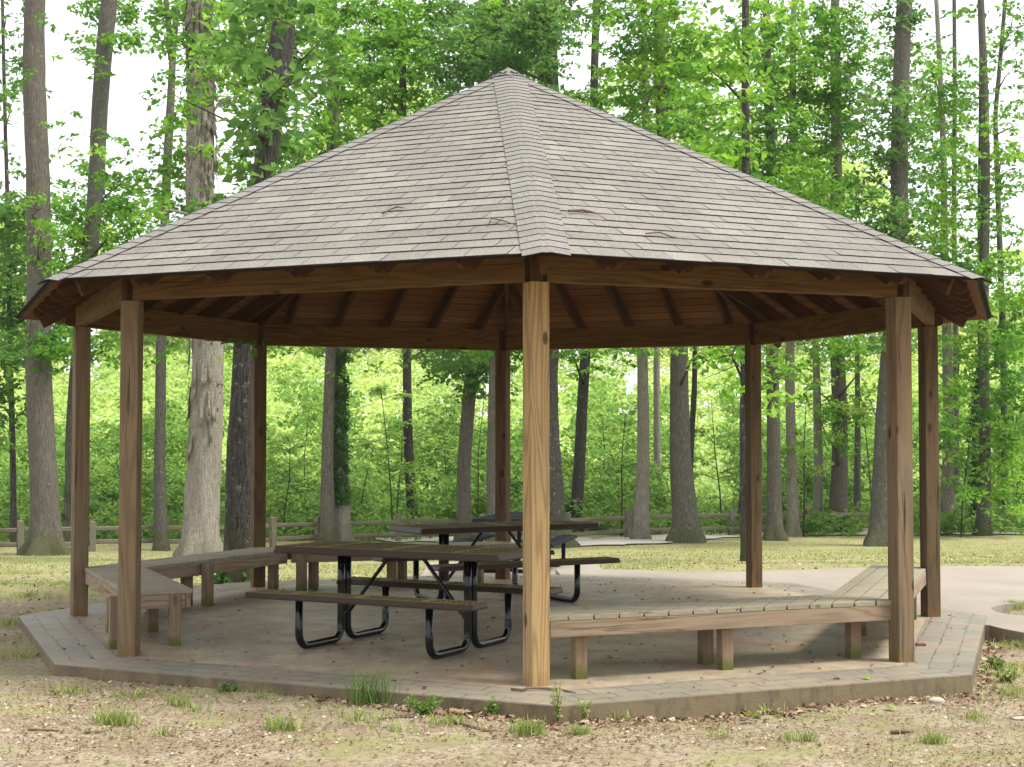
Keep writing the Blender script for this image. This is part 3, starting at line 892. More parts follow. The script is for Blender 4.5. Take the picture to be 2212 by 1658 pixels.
# ------------------------------------------------------------------ fence
fr = empty('split_rail_fence', (0,0,0)); tag(fr, 'long two-rail split wooden fence along the edge of the woods', 'fence')
fpx = [(-900,1216),(-560,1210),(-260,1204),(-110,1200),(44,1196),(200,1192),(345,1189),(500,1186),(590,1184),(688,1179),(860,1172),(1040,1171),(1227,1173),(1356,1164),(1580,1159),(1745,1155.5),(1890,1153)]
fp = [G(x, y) for x, y in fpx]
for i, p in enumerate(fp):
    w = .15; h = .80+random.uniform(-.03,.03)
    d = (fp[min(i+1,len(fp)-1)]-fp[max(i-1,0)]); rz = math.atan2(d.y, d.x)
    mb = MB(); mb.mesh([(-.3,-w/2,-w/2),(-.3,w/2,-w/2),(-.3,w/2,w/2),(-.3,-w/2,w/2),(h,-w/2,-w/2),(h,w/2,-w/2),(h,w/2,w/2),(h,-w/2,w/2),(h+.035,0,0)],
                       [(0,3,2,1),(0,1,5,4),(1,2,6,5),(2,3,7,6),(3,0,4,7),(4,5,8),(5,6,8),(6,7,8),(7,4,8)])
    o = mb.build('post', M['fence'], fr)
    o.matrix_local = Matrix.Translation(p) @ Matrix.Rotation(random.uniform(-.04,.04), 4, 'X') @ Matrix.Rotation(rz, 4, 'Z') @ Matrix(((0,0,1,0),(0,1,0,0),(1,0,0,0),(0,0,0,1)))
for i in range(len(fp)-1):
    a, b_ = fp[i], fp[i+1]; d = b_-a; nseg = max(1, round(d.length/3.4))
    for hgt in (.60, .235):
        for s in range(nseg):
            q0 = a.lerp(b_, s/nseg); q1 = a.lerp(b_, (s+1)/nseg)
            z0 = q0.z+hgt+random.uniform(-.025,.025); z1 = q1.z+hgt+random.uniform(-.025,.025)
            yo_ = random.uniform(-.02,.02)
            L = (q1-q0).length
            o = board('rail', (q0.x, q0.y+yo_, z0), (q1.x, q1.y-yo_, z1), .06, .115, M['fence'], fr, c=.02)
            if s:
                hh = .78
                if hgt > .5:
                    board('post', (q0.x, q0.y, q0.z-.2), (q0.x, q0.y, q0.z+hh), .14, .14, M['fence'], fr, up=(d.x, d.y, 0))

# ------------------------------------------------------------------ leaves
def leaf_cloud(sprays, per, size, seed, spread, tilt=.55, flat=.25, size_var=.35, vbias=0.0):
    """sprays (n,4): x,y,z,value. returns verts, tris, attr. Each spray a flattened fan of leaves."""
    g = np.random.default_rng(seed)
    n = len(sprays); m_ = n*per
    C = np.repeat(sprays[:, :3], per, 0); sv = np.repeat(sprays[:, 3], per)
    sn = g.normal(0, .30, (n, 3)); sn[:, 2] = 1; sn /= np.linalg.norm(sn, axis=1)[:, None]
    SN = np.repeat(sn, per, 0)
    off = g.normal(0, 1, (m_, 3)); off /= np.linalg.norm(off, axis=1)[:, None]; off *= (g.random(m_)**.5)[:, None]*spread
    off -= SN*((off*SN).sum(1)*(1-flat))[:, None]
    pos = C+off
    nn_ = SN + g.normal(0, tilt, (m_, 3)); nn_ /= np.linalg.norm(nn_, axis=1)[:, None]
    dr = off + g.normal(0, spread*.45, (m_, 3)); dr[:, 2] -= spread*.25
    dr -= nn_*(dr*nn_).sum(1)[:, None]; dr /= np.linalg.norm(dr, axis=1)[:, None]+1e-9
    sd_ = np.cross(nn_, dr)
    s = size*(1+g.uniform(-size_var, size_var, m_))[:, None]; w = s*g.uniform(.26,.36,m_)[:, None]
    v = np.stack([pos-dr*s*.5, pos+sd_*w-dr*s*.02+nn_*w*.35, pos+dr*s*.5-nn_*s*.10, pos-sd_*w-dr*s*.02+nn_*w*.35], 1).reshape(-1, 3)
    b_ = np.arange(m_)*4
    t = np.stack([b_, b_+1, b_+2, b_, b_+2, b_+3], 1).reshape(-1, 3)
    at_ = np.clip(sv*.68 + g.random(m_)*.34 + vbias, 0, 1)
    return v, t, np.repeat(at_, 2)

# ------------------------------------------------------------------ trunks
def trunk_mesh(pts, rad, seed, flare=1.0, n=22, step=.35, rough=.05, limbs=()):
    g = random.Random(seed)
    ph = [g.uniform(0, 6.28) for _ in range(6)]
    P = [Vector(p) for p in pts]
    # resample
    cum = [0]
    for i in range(1, len(P)): cum.append(cum[-1]+(P[i]-P[i-1]).length)
    T = cum[-1]; m_ = max(6, int(T/step))
    verts, faces, hg = [], [], []
    zb = P[0].z
    for i in range(m_+1):
        s = T*(i/m_)**1.25
        j = max(k_ for k_ in range(len(cum)-1) if cum[k_] <= s+1e-9)
        t = (s-cum[j])/(cum[j+1]-cum[j]); c = P[j].lerp(P[j+1], t); r = rad[j]*(1-t)+rad[j+1]*t
        c = c + Vector((math.sin(s*.7+ph[0]), math.cos(s*.6+ph[1]), 0))*r*.18*min(1, s/2)
        for k_ in range(n):
            a = 2*math.pi*k_/n
            fl = 1 + flare*.75*math.exp(-max(0, s-.05)*4.6/(rad[0]/.3))*(.75+.55*math.sin(a*4+ph[2])+.3*math.sin(a*7+ph[3]))
            bump = 1 + rough*(math.sin(a*5+s*1.3+ph[4])*.5+math.sin(a*9-s*2.1+ph[5])*.4+g.uniform(-1,1)*.6)
            rr = r*fl*bump
            verts.append((c.x+rr*math.cos(a), c.y+rr*math.sin(a), c.z-(.25 if i == 0 else 0))); hg.append(s)
    for i in range(m_):
        for k_ in range(n):
            faces.append((i*n+k_, i*n+(k_+1) % n, (i+1)*n+(k_+1) % n, (i+1)*n+k_))
    faces.append(tuple(range(m_*n, m_*n+n)))
    mb = MB(); mb.mesh(verts, faces)
    for lp, lr in limbs: mb.tube(lp, lr, 7)
    hg += [9.0]*(len(mb.v)-len(hg))
    return mb, hg
TREES = []
def tree(name, label, px, mat, wpx, flare=1.0, rough=.05, leafmat='leaf', cat='tree', fork=None, group='tall trees around the gazebo', d=None, n=22):
    """px: list of (x,y) picture points up the trunk, the first on the ground; wpx: widths there"""
    base = G(*px[0]) if d is None else PD(px[0][0], px[0][1], d)
    if d is not None: base.z = gz(base.x, base.y)
    dd_ = base.y + D
    root = empty(name, base); tag(root, label, cat, group)
    pts = [Vector((0,0,0))]; rad = [wpx[0]/2*dd_/F]
    for (x, y), w in zip(px[1:], wpx[1:]):
        pts.append(PD(x, y, dd_)-base); rad.append(w/2*dd_/F)
    # continue above the frame
    a, b_ = pts[-2], pts[-1]; dr = (b_-a).normalized()
    pts.append(b_+dr*2.5); rad.append(rad[-1]*.8)
    TREES.append(dict(root=root, base=base, d=dd_, px=px, pts=pts, rad=rad, mat=mat, flare=flare, rough=rough, leaf=leafmat, cells=[], seed=len(TREES)+3, n=n, fork=fork))
    return TREES[-1]

tree('oak_tree', 'stout grey-brown tree with mossy flared base left of the gazebo', [(100,1200),(92,1000),(86,700),(80,400),(76,180),(80,-40)], 'bark_brown', [64,58,53,50,48,42], 1.2)
tree('leaning_tree', 'slender grey tree leaning right behind the far left gazebo post', [(152,1172),(160,950),(186,600),(212,330),(228,120),(240,-40)], 'bark_grey', [34,32,34,34,36,34], .8)
tree('thin_tree', 'thin forked grey tree between the left front post and the shaggy pale tree', [(349,1190),(346,1000),(346,760),(358,480),(368,250),(372,130)], 'bark_grey', [30,24,22,20,18,15], .7, fork=[((372,130),(352,-60)),((372,130),(392,-60))])
tree('shagbark_tree', 'thick pale tree with shaggy peeling bark behind the left side', [(432,1212),(440,1000),(443,750),(438,450),(437,250),(430,40),(430,-60)], 'bark_pale', [76,72,66,61,58,52,46], .9, .07)
tree('dark_oak', 'dark furrowed leaning tree just behind the left rear bench', [(513,1262),(516,1050),(534,760),(572,400),(592,220),(608,60),(618,-60)], 'bark_dark', [62,60,52,48,54,52,40], .5, .06)
tree('ivy_tree', 'tree wrapped in ivy beside the left rear gazebo post', [(737,1178),(735,1000),(733,760),(729,400),(722,260),(716,-40)], 'bark_pale', [40,34,32,28,24,20], .7)
tree('grey_tree', 'slim grey tree growing right against the ivy covered one', [(707,1180),(710,1000),(713,760),(716,500),(718,-40)], 'bark_brown', [36,26,22,20,18], .8)
tree('dark_sapling', 'slim dark speckled tree in front of the undergrowth left of centre', [(893,1160),(889,1060),(880,900),(877,760),(870,300),(868,-40)], 'bark_dark', [24,22,20,18,16,14], .5)
tree('leafy_tree', 'brown tree topped by a dark green bough under the eave', [(1001,1172),(1005,1000),(1016,830),(1024,700),(1040,300),(1045,-40)], 'bark_brown', [32,29,28,24,20,18], .6)
tree('pale_tree', 'pale straight tree directly left of the rear gazebo post', [(1069,1188),(1070,1000),(1072,800),(1078,400),(1084,160),(1088,-40)], 'bark_brown', [38,32,30,26,24,22], .8)
tree('great_oak', 'large dark tree rising behind the roof peak', [(1182,1184),(1182,900),(1184,500),(1188,200),(1186,60),(1184,-40)], 'bark_dark', [72,58,50,46,44,40], 1.5)
tree('slanting_tree', 'dark slightly slanting tree right of the front post', [(1245,1150),(1247,1050),(1257,900),(1267,760),(1280,400),(1290,-40)], 'bark_dark', [28,26,24,22,18,16], .4)
tree('bright_tree', 'light tan tree with smooth bark standing by the fence post', [(1384,1168),(1386,1050),(1388,900),(1388,760),(1392,400),(1393,-40)], 'bark_pale', [36,28,25,22,16,12], .9)
tree('birch_like_tree', 'narrow pale grey tree deep in the woods right of the tan one', [(1424,1110),(1421,1000),(1419,800),(1417,560),(1416,480)], 'bark_pale', [16,15,14,9,5], .3, d=52)
tree('speckled_oak', 'broad grey tree with lichen specks and flared roots right of centre', [(1484,1172),(1478,1040),(1470,900),(1465,760),(1445,400),(1428,200),(1420,-40)], 'bark_grey', [58,50,42,38,32,27,24], 1.0)
tree('side_stem', 'thin dark stem leaning out behind the lichen specked tree', [(1484,1150),(1492,980),(1501,840),(1503,700),(1502,560)], 'bark_dark', [16,13,12,9,4], .2, d=46)
tree('young_hickory', 'dark narrow tree with big drooping leaves beside the right rear post', [(1613,1214),(1611,1000),(1610,800),(1611,400),(1611,180),(1612,-40)], 'bark_dark', [26,23,21,18,17,15], .4)
tree('rooted_tree', 'reddish grey tree with mossy roots right of the right rear post', [(1674,1168),(1670,1000),(1668,820),(1668,450),(1660,200),(1655,-40)], 'bark_brown', [36,29,27,22,18,14], 1.2)
tree('slim_pale_tree', 'slim pale tree second from the right rear post', [(1712,1160),(1710,1000),(1708,800),(1712,400),(1716,-40)], 'bark_pale', [28,22,20,16,12], .9)
tree('far_pale_tree', 'faint pale tree behind the fence between two bigger trunks', [(1766,1142),(1766,1000),(1764,850),(1761,620),(1760,520)], 'bark_pale', [22,19,17,9,5], .5, d=47)
tree('leaf_ringed_tree', 'brown tree with leafy tufts halfway up its trunk on the right', [(1812,1152),(1812,1000),(1810,800),(1806,400),(1805,150),(1806,-40)], 'bark_brown', [42,34,31,24,22,18], .7)
tree('background_tree', 'thin pale tree beyond the fence near the broad right hand tree', [(1852,1138),(1853,1000),(1852,880),(1850,620),(1850,560)], 'bark_grey', [15,14,12,8,4], .4, d=48)
tree('broad_right_tree', 'broad dark grey tree left of the right front post', [(1906,1180),(1914,1000),(1926,740),(1940,480),(1948,240),(1956,-40)], 'bark_grey', [58,48,40,38,36,33], .9)
tree('right_pale_tree', 'pale grey tree just right of the far right gazebo post', [(2049,1150),(2049,1000),(2046,800),(2040,400),(2030,150),(2022,-40)], 'bark_pale', [32,27,22,14,11,9], .6)
tree('ivy_dark_tree', 'dark ivy covered stem close behind the slim tree at the right edge', [(2108,1150),(2108,1000),(2112,850),(2117,760),(2120,-40)], 'bark_dark', [20,18,16,12,8], .3)
tree('edge_tree', 'slim knobbly grey tree near the right edge of the path', [(2124,1158),(2125,1000),(2128,850),(2126,600),(2128,400),(2128,200),(2118,-40)], 'bark_grey', [32,25,22,22,19,17,14], .7)
tree('upper_thin_tree', 'very thin grey stem against the sky at the upper right', [(2068,1148),(2066,900),(2062,500),(2062,200),(2062,-40)], 'bark_grey', [14,13,11,9,8], .3, d=50)
tree('corner_tree', 'thin stem with open boughs in the upper right corner', [(2172,1146),(2170,900),(2160,500),(2150,250),(2175,-40)], 'bark_grey', [16,14,12,10,8], .3, d=47)
tree('left_edge_tree', 'dark thin tree under dense leaves at the left edge', [(30,1168),(26,900),(20,600),(12,300),(6,-40)], 'bark_dark', [14,12,10,8,7], .4, d=44)

rows_txt = """
3 1 0 6 6 4 5 8 9 9 8 8 8 8 8 8 8 9 9 9 8 6 8 9 8 2 5 8 6 8 8 3 6 1 2 2 4
2 1 0 5 4 2 6 7 9 9 8 7 8 8 9 9 8 9 9 9 3 2 6 8 9 5 7 9 9 9 8 1 6 1 2 3 4
4 1 0 1 1 0 2 4 9 8 8 5 8 9 9 8 9 9 9 5 2 3 8 9 9 8 8 9 9 9 9 5 7 5 4 2 3
4 1 0 0 0 0 3 3 7 8 5 5 8 8 7 4 3 3 3 3 4 6 9 9 8 8 8 9 9 9 9 6 8 8 7 3 4
1 1 1 0 0 1 4 1 3 7 5 6 6 6 3 3 3 3 3 3 3 4 8 8 8 8 8 9 9 9 8 4 8 8 7 3 4
1 0 1 2 1 2 4 1 2 6 6 6 4 3 2 2 2 2 2 2 2 3 5 8 8 8 9 9 9 8 8 5 8 8 7 4 5
2 1 2 6 5 3 5 2 3 6 4 3 2 2 2 2 2 2 2 2 2 2 3 6 8 8 9 9 9 8 7 4 8 7 6 4 4
8 3 6 8 8 4 5 6 5 4 2 2 2 2 2 2 2 2 2 2 2 2 2 3 5 6 8 8 9 8 7 6 8 7 6 4 3
9 3 6 8 6 4 3 2 2 2 2 2 2 2 2 2 2 2 2 2 2 2 2 2 2 3 4 5 8 8 8 8 9 7 6 4 3
9 4 5 6 4 3 2 2 2 2 2 2 2 2 2 2 2 2 2 2 2 2 2 2 2 2 2 3 3 5 7 8 9 8 7 6 6
9 4 3 2 2 2 2 2 2 2 2 2 2 2 2 2 2 2 2 2 2 2 2 2 2 2 2 2 2 2 2 2 2 4 6 5 7
8 5 7 2 2 2 2 2 2 2 2 2 2 2 2 2 2 2 2 2 2 2 2 2 2 2 2 2 2 2 2 2 2 2 4 4 7
7 6 6 4 2 1 1 1 1 1 2 2 3 1 1 3 4 6 4 2 3 4 3 4 3 5 5 4 3 3 6 3 2 3 4 4 7
"""
grid = [[int(c) for c in l.split()] for l in rows_txt.strip().split('\n')]
def tree_x(t, y):
    px = t['px']
    for (x0, y0), (x1, y1) in zip(px[:-1], px[1:]):
        if y1 <= y <= y0: return x0+(x1-x0)*(y0-y)/(y0-y1)
    return px[-1][0]
def add_cells(t, x, y, cov, jit=34):
    """leafy boughs round a place beside this tree"""
    t['cells'].append((x, y, cov, jit))
cand_skip = {'thin_tree','birch_like_tree','side_stem','background_tree','ivy_dark_tree'}
for r_, row in enumerate(grid):
    for c_, cov in enumerate(row):
        if cov == 0: continue
        x, y = c_*60+30, r_*60+30
        if x > 2240: continue
        best = None
        sc = sorted(((abs(tree_x(t, y)-x)*random.uniform(.6,1.6), t['seed']) for t in TREES if t['root'].name not in cand_skip))
        sd1 = sc[0][1]; t = next(t for t in TREES if t['seed'] == sd1)
        add_cells(t, x, y, cov)
def T(name): return next(t for t in TREES if t['root'].name == name)
for x, y, c_ in ((980,790,9),(1035,790,9),(1010,830,7),(950,770,6),(1080,790,7),(925,800,3),(1070,840,4)): add_cells(T('leafy_tree'), x, y, c_, 26)
for x, y, c_ in ((1790,760,7),(1830,770,7),(1770,900,6),(1810,890,7),(1850,900,6),(1800,940,6),(1860,800,4),(1760,840,4)): add_cells(T('leaf_ringed_tree'), x, y, c_, 26)
for x, y, c_ in ((20,780,8),(10,840,7),(20,900,5),(100,740,7),(130,760,5),(5,960,4)): add_cells(T('left_edge_tree' if x < 50 else 'oak_tree'), x, y, c_, 30)
for x, y, c_ in ((2070,780,6),(2080,850,5),(2170,800,8),(2200,860,8),(2160,900,7),(2190,950,7),(2060,930,6),(2090,960,6),(2160,1010,7),(2200,1030,6),(2150,1080,5),(2050,860,5),(2180,740,8)): add_cells(T('corner_tree'), x, y, c_, 34)
for x, y, c_ in ((2085,1000,6),(2092,1060,6),(2100,930,5)): add_cells(T('ivy_dark_tree'), x, y, c_, 22)
for x, y, c_ in ((1560,770,5),(1600,780,6),(1640,790,4),(1580,830,6),(1650,840,6),(1680,860,5),(1560,860,4),(1690,800,5),(1640,900,3)): add_cells(T('young_hickory'), x, y, c_, 24)
for x, y, c_ in ((1690,800,4),(1250,800,3),(1300,790,4)): add_cells(T('rooted_tree' if x > 1500 else 'slanting_tree'), x, y, c_, 30)
add_cells(T('great_oak'), 1150, 90, 6); add_cells(T('great_oak'), 1130, 40, 6)
for x, y in ((1080,20),(1100,60),(1070,100),(1100,140),(1060,150),(1120,120)): add_cells(T('great_oak'), x, y, 7, 24)

leafsize = {'young_hickory': .16, 'leafy_tree': .15, 'leaf_ringed_tree': .15}
leafm = {'leafy_tree': 'leaf_dark', 'left_edge_tree': 'leaf_dark', 'great_oak': 'leaf_dark', 'broad_right_tree': 'leaf_dark', 'dark_oak': 'leaf_dark'}
def shaggy(t, mb):
    g = random.Random(4)
    for _ in range(300):
        y = g.uniform(20, 1000) if g.random() < .35 else g.uniform(20, 470)
        a = g.uniform(-1.9, 1.9); d = t['d']; r_ = (31 if y < 500 else 35)*d/F
        if y < 300: r_ = 29*d/F
        c0 = PD(tree_x(t, y), y, d)-t['base']
        n_ = Vector((math.sin(a), -math.cos(a), 0)); s = Vector((math.cos(a), math.sin(a), 0))
        h = g.uniform(.14, .40); w = g.uniform(.025, .065); lift = g.uniform(.02, .06)
        p0 = c0+n_*(r_*.95); up = Vector((0,0,h)); dn = Vector((0,0,h*.6))
        k = [p0+s*w+up, p0-s*w+up, p0-s*w*.9+n_*lift*.5, p0+s*w*.9+n_*lift*.5, p0-s*w*.6+n_*lift*1.6-dn, p0+s*w*.6+n_*lift*1.6-dn]
        b_ = [q-n_*.012 for q in k]
        mb.mesh(k+b_, [(0,1,2,3),(3,2,4,5),(7,6,9,8),(8,9,11,10),(5,4,10,11),(0,3,9,6),(3,5,11,9),(2,1,7,8),(4,2,8,10)])
NL = 0
clear_trunk = {'oak_tree','leaning_tree','thin_tree','shagbark_tree','dark_oak','broad_right_tree','edge_tree','young_hickory','ivy_tree','pale_tree'}
for t in TREES:
    d, base, name = t['d'], t['base'], t['root'].name
    size = leafsize.get(name, .16 if d < 40 else .175); lp = size*F/d
    sprays = []; limbs = []
    g = random.Random(t['seed']*13)
    for (x, y, cov, jit) in t['cells']:
        dep = d + (g.uniform(-2.2, 2.2) if name in clear_trunk else g.uniform(-4.5, .8))
        # leaves needed
        nleaf = (cov/9)**1.5*(5.4 if x > 1200 else 9.0)*3600/(lp*lp*.30)*(jit/34)**2
        per = 16; ns = max(1, round(nleaf/per))
        c0 = PD(x, y, dep); val = g.uniform(.0,.95)
        for _ in range(ns):
            q = PD(x+g.gauss(0,jit*.8), y+g.gauss(0,jit*.62), dep+g.gauss(0,.5))
            sprays.append((q.x-base.x, q.y-base.y, q.z-base.z, min(1,max(0,val+g.gauss(0,.16)))))
        if cov >= 3 and g.random() < .55:
            # limb from the trunk to this bough
            yy = y + g.uniform(20, 90); s = PD(tree_x(t, yy), yy, d)
            if s.z-base.z > 3 or y > 700:
                m1 = s.lerp(c0, .5)+Vector((g.uniform(-.2,.2), 0, g.uniform(0,.3)))
                r0 = min(.045, t['rad'][-2]*.5)
                limbs.append(([s-base, m1-base, c0-base], [r0, r0*.6, r0*.25]))
                for _ in range(3):
                    e = c0+Vector((g.uniform(-.7,.7), g.uniform(-.4,.4), g.uniform(-.35,.5)))
                    limbs.append(([m1.lerp(c0, g.uniform(.2,.9))-base, e-base], [r0*.3, r0*.12]))
    if t['fork']:
        for p0, p1 in t['fork']:
            a, b_ = PD(*p0, d)-base, PD(*p1, d)-base
            limbs.append(([a, a.lerp(b_, .5)+Vector((0,0,.1)), b_], [t['rad'][-3]*.95, t['rad'][-3]*.7, t['rad'][-3]*.55]))
        t['pts'], t['rad'] = t['pts'][:-1], t['rad'][:-1]
    mb, hg = trunk_mesh(t['pts'], t['rad'], t['seed'], t['flare'], t['n'], rough=t['rough'], limbs=limbs)
    if name == 'shagbark_tree':
        shaggy(t, mb); hg += [9.0]*(len(mb.v)-len(hg))
    o = mb.build('trunk', M[t['mat']], t['root'], smooth_=True)
    at = o.data.attributes.new('hgt','FLOAT','POINT'); at.data.foreach_set('value', hg)
    if sprays:
        sp_ = np.array(sprays)
        v, tr, at_ = leaf_cloud(sp_, 16, size, t['seed'], .40)
        NL += len(tr)//2
        np_mesh('crown', v, tr, M[leafm.get(name, 'leaf')], t['root'], at_)
# ivy on the ivy tree
def ivy(name, y0, y1, wpx, n_, seed, dens=1.0):
    t = T(name); g = random.Random(seed); d = t['d']; base = t['base']; sp_ = []
    for _ in range(n_):
        y = g.uniform(y0, y1); a = g.uniform(-2.2, 1.1)
        r_ = wpx/2*d/F
        c0 = PD(tree_x(t, y), y, d)
        q = c0 + Vector((math.sin(a)*r_*1.1, -math.cos(a)*r_*1.1, 0))-base
        sp_.append((*q, g.uniform(.1,.8)))
    v, tr, at_ = leaf_cloud(np.array(sp_), 12, .10, seed, .16, tilt=1.0, flat=.7)
    np_mesh('ivy', v, tr, M['leaf_dark'], t['root'], at_)
ivy('ivy_tree', 760, 1090, 34, 520, 5); ivy('ivy_dark_tree', 800, 1090, 18, 160, 6)
ivy('leaning_tree', 1040, 1120, 20, 40, 8)
ivy('dark_oak', 1240, 1262, 60, 12, 9)

# ------------------------------------------------------------------ woodland mass beyond the fence
def mass(name, label, n_, drange, top, bottom, size, mat, seed, clump, per=16, dens=None, vfun=None, spread=.5, xr=(-250, 2460), rise=400, thick=2.5):
    g = np.random.default_rng(seed); sp_ = []
    tries = 0
    while len(sp_) < n_ and tries < n_*30:
        tries += 1
        x = g.uniform(*xr)
        yt, yb = top(x), bottom
        y = g.uniform(yt, yb)
        d = drange[0]+(drange[1]-drange[0])*min(1, (yb-y)/rise)+g.uniform(-thick, thick)
        nz_ = float(value_noise(np.array([x/clump+50]), np.array([y/clump*1.3+50+d*.11]), 1, seed))
        nz3 = float(value_noise(np.array([x/clump*2.7+50]), np.array([y/clump*3.2+50+d*.3]), 1, seed+1))
        w = nz_*.65+nz3*.35
        thr = .40 if dens is None else dens(x, y)
        if w < thr: continue
        q = PD(x, y, d)
        zmin = gz(q.x, q.y)+.1
        if q.z < zmin: q.z = zmin+g.random()*.6
        val = np.clip((w-.35)*1.3 + g.normal(0, .12) + (vfun(x, y) if vfun else 0), 0, 1)  # vfun paints sunlit and shaded zones into the leaf values
        sp_.append((q.x, q.y, q.z, val))
    v, tr, at_ = leaf_cloud(np.array(sp_), per, size, seed, spread, tilt=.6)
    o = np_mesh(name, v, tr, M[mat], None, at_)
    tag(o, label, 'foliage', kind='stuff')
    return o
def interp(x, pts):
    if x <= pts[0][0]: return pts[0][1]
    for (a, b_), (c, d) in zip(pts[:-1], pts[1:]):
        if x <= c: return b_+(d-b_)*(x-a)/(c-a)
    return pts[-1][1]
sky = [(-250,470),(0,440),(60,470),(110,610),(160,560),(240,480),(330,520),(420,500),(480,520),(560,440),(640,330),(720,200),(850,120),(1000,60),(1180,60),(1215,190),(1300,210),(1360,120),(1480,60),(1600,80),(1760,80),(1850,170),(1900,360),(1960,480),(2100,540),(2212,520),(2460,480)]
hd_ = lambda x, y: (.44 if 700 < y < 1160 else .52)
mass('far_woods', 'bright yellow-green wall of distant woodland beyond the fence', 44000, (56, 92), lambda x: interp(x, sky)+random.uniform(0,40), 1150, .30, 'leaf_far', 21, 90, dens=lambda x, y: .30 if y > 640 else .47, vfun=lambda x, y: .32-(.26 if y > 1000 else 0)+(.12 if x > 1850 else 0), spread=.9, xr=(-1300, 3400))  # raised values paint sunlight, more at the right; lowered ones paint shade near the ground
mass('background_foliage', 'green boughs of the trees beyond the fence', 8200, (49, 66), lambda x: 860+70*math.sin(x*.008), 1150, .20, 'leaf_under', 31, 80, xr=(-900, 3000), dens=lambda x, y: .52 if y < 900 else .42, vfun=lambda x, y: .08-(.15 if y > 1000 else 0), spread=.6)  # value drop low down is painted shade
mass('undergrowth', 'layered dark and bright green undergrowth just behind the rail fence', 8600, (45, 55), lambda x: 950+60*math.sin(x*.011)+40*math.sin(x*.031), 1165, .15, 'leaf_under', 41, 70, xr=(-900, 3000), dens=lambda x, y: .42, vfun=lambda x, y: -.12-(.22 if y > 1010 else 0), spread=.45, rise=220, thick=1.2)  # leaf colour darkened towards the ground to paint the shade there

# thin stems of saplings in the undergrowth
g = random.Random(77)
sx = [262, 300, 612, 655, 772, 850, 856, 930, 968, 1030, 1305, 1342, 1560, 1592, 1736, 1888, 2075, 2190]
st_lab = ['beside the left front post','left of the thin forked tree','right of the left rear post','left of the ivy tree','right of the ivy tree','left of the dark speckled tree','close to the dark speckled tree','right of the dark speckled tree','left of the leafy brown tree','between the brown and the pale tree','right of the dark slanting tree','left of the tan tree','right of the broad lichen specked tree','left of the right rear post','left of the faint pale tree','left of the broad right hand tree','right of the far right post','at the right edge of the picture']
for i, (x, lb) in enumerate(zip(sx, st_lab)):
    d = g.uniform(43.5, 52); base = PD(x, 1140, d); base.z = gz(base.x, base.y)
    root = empty('sapling', base); tag(root, 'thin dark sapling stem '+lb, 'sapling', 'saplings in the undergrowth')
    h = g.uniform(3.2, 6); lx = g.uniform(-.6,.6); h *= .8; pts = [(0,0,-.2),(lx*.2,0,h*.3),(lx*.5+g.uniform(-.1,.1),0,h*.6),(lx,0,h)]
    mb = MB(); mb.tube(pts, [.030,.024,.018,.008], 7)
    sp_ = []
    for _ in range(g.randint(7, 11)):
        z = g.uniform(.3, 1)*h; a = g.uniform(0, 6.28); L = g.uniform(.5, 1.5)
        p = Vector((lx*z/h, 0, z)); e = p+Vector((math.cos(a)*L, math.sin(a)*L*.6, g.uniform(.0,.5)))
        mb.tube([p, p.lerp(e,.5)+Vector((0,0,.08)), e], [.012,.009,.004], 5)
        for k_ in range(6): 
            q = p.lerp(e, g.uniform(.35, 1.1)); sp_.append((q.x, q.y, q.z, g.uniform(.3, 1)))
    mb.build('trunk', M['bark_dark'], root, smooth_=True)
    v, tr, at_ = leaf_cloud(np.array(sp_), 12, .13, 300+i, .32, tilt=.35, flat=.15)
    np_mesh('crown', v, tr, M['leaf_under'], root, at_)

# ------------------------------------------------------------------ grass, litter, weeds
def blades(P, hgt, wid, seed, lean=.35):
    """P (n,3) roots -> thin bent blades"""
    g = np.random.default_rng(seed); n_ = len(P)
    a = g.uniform(0, 6.28, n_); l = g.uniform(.05, lean, n_)
    dx = np.stack([np.cos(a), np.sin(a), np.zeros(n_)], 1)
    b2 = g.uniform(0, 6.28, n_); sd_ = np.stack([np.cos(b2), np.sin(b2), np.zeros(n_)], 1)
    h = hgt*g.uniform(.5, 1.2, n_)[:, None] if np.isscalar(hgt) else (hgt*g.uniform(.6,1.2,n_))[:, None]
    up = np.array([[0,0,1.0]])
    w = wid*g.uniform(.7,1.3,n_)[:, None]
    p0 = P-sd_*w; p1 = P+sd_*w; m1 = P+up*h*.6+dx*h*l[:,None]*.5; t = P+up*h*.95+dx*h*l[:,None]*1.6
    v = np.stack([p0, p1, m1+sd_*w*.8, m1-sd_*w*.8, t], 1).reshape(-1, 3)
    b_ = np.arange(n_)*5
    tr = np.stack([b_,b_+1,b_+2, b_,b_+2,b_+3, b_+3,b_+2,b_+4], 1).reshape(-1, 3)
    return v, tr, np.repeat(g.random(n_), 3)
g = np.random.default_rng(5)
# lawn behind the gazebo
pts = []
while len(pts) < 52000:
    y = 3.2 + 28*g.random()**1.5; hw = 4 + (y+D)*.36; x = g.uniform(-hw, hw)
    n_ = float(value_noise(np.array([x+77]), np.array([y+77]), .9, 9))
    if g.random() > (n_*1.9-.35): continue
    if abs(y) < 5.4 and (abs(x) < 4.3 or x > 0): continue
    if x > .4 and y < 5.75 and not (x > 5.0 and .1 < y < 1.0): continue
    # not on the slab
    if in_slab(x, y, .02) or (-1.3 < x < 1.4 and 6.4 < y < 9.25): continue
    pts.append((x, y, gtop(x, y)))
P_ = np.array(pts)
v, tr, at_ = blades(P_, .042, .006, 3, .9)
dd_ = np.repeat((P_[:,1]+D)/25, 5)
gm = M['grass']
o = np_mesh('lawn_grass', v, tr, gm, None, at_); tag(o, 'sparse yellow-green grass on the ground behind the gazebo', 'grass', kind='stuff')
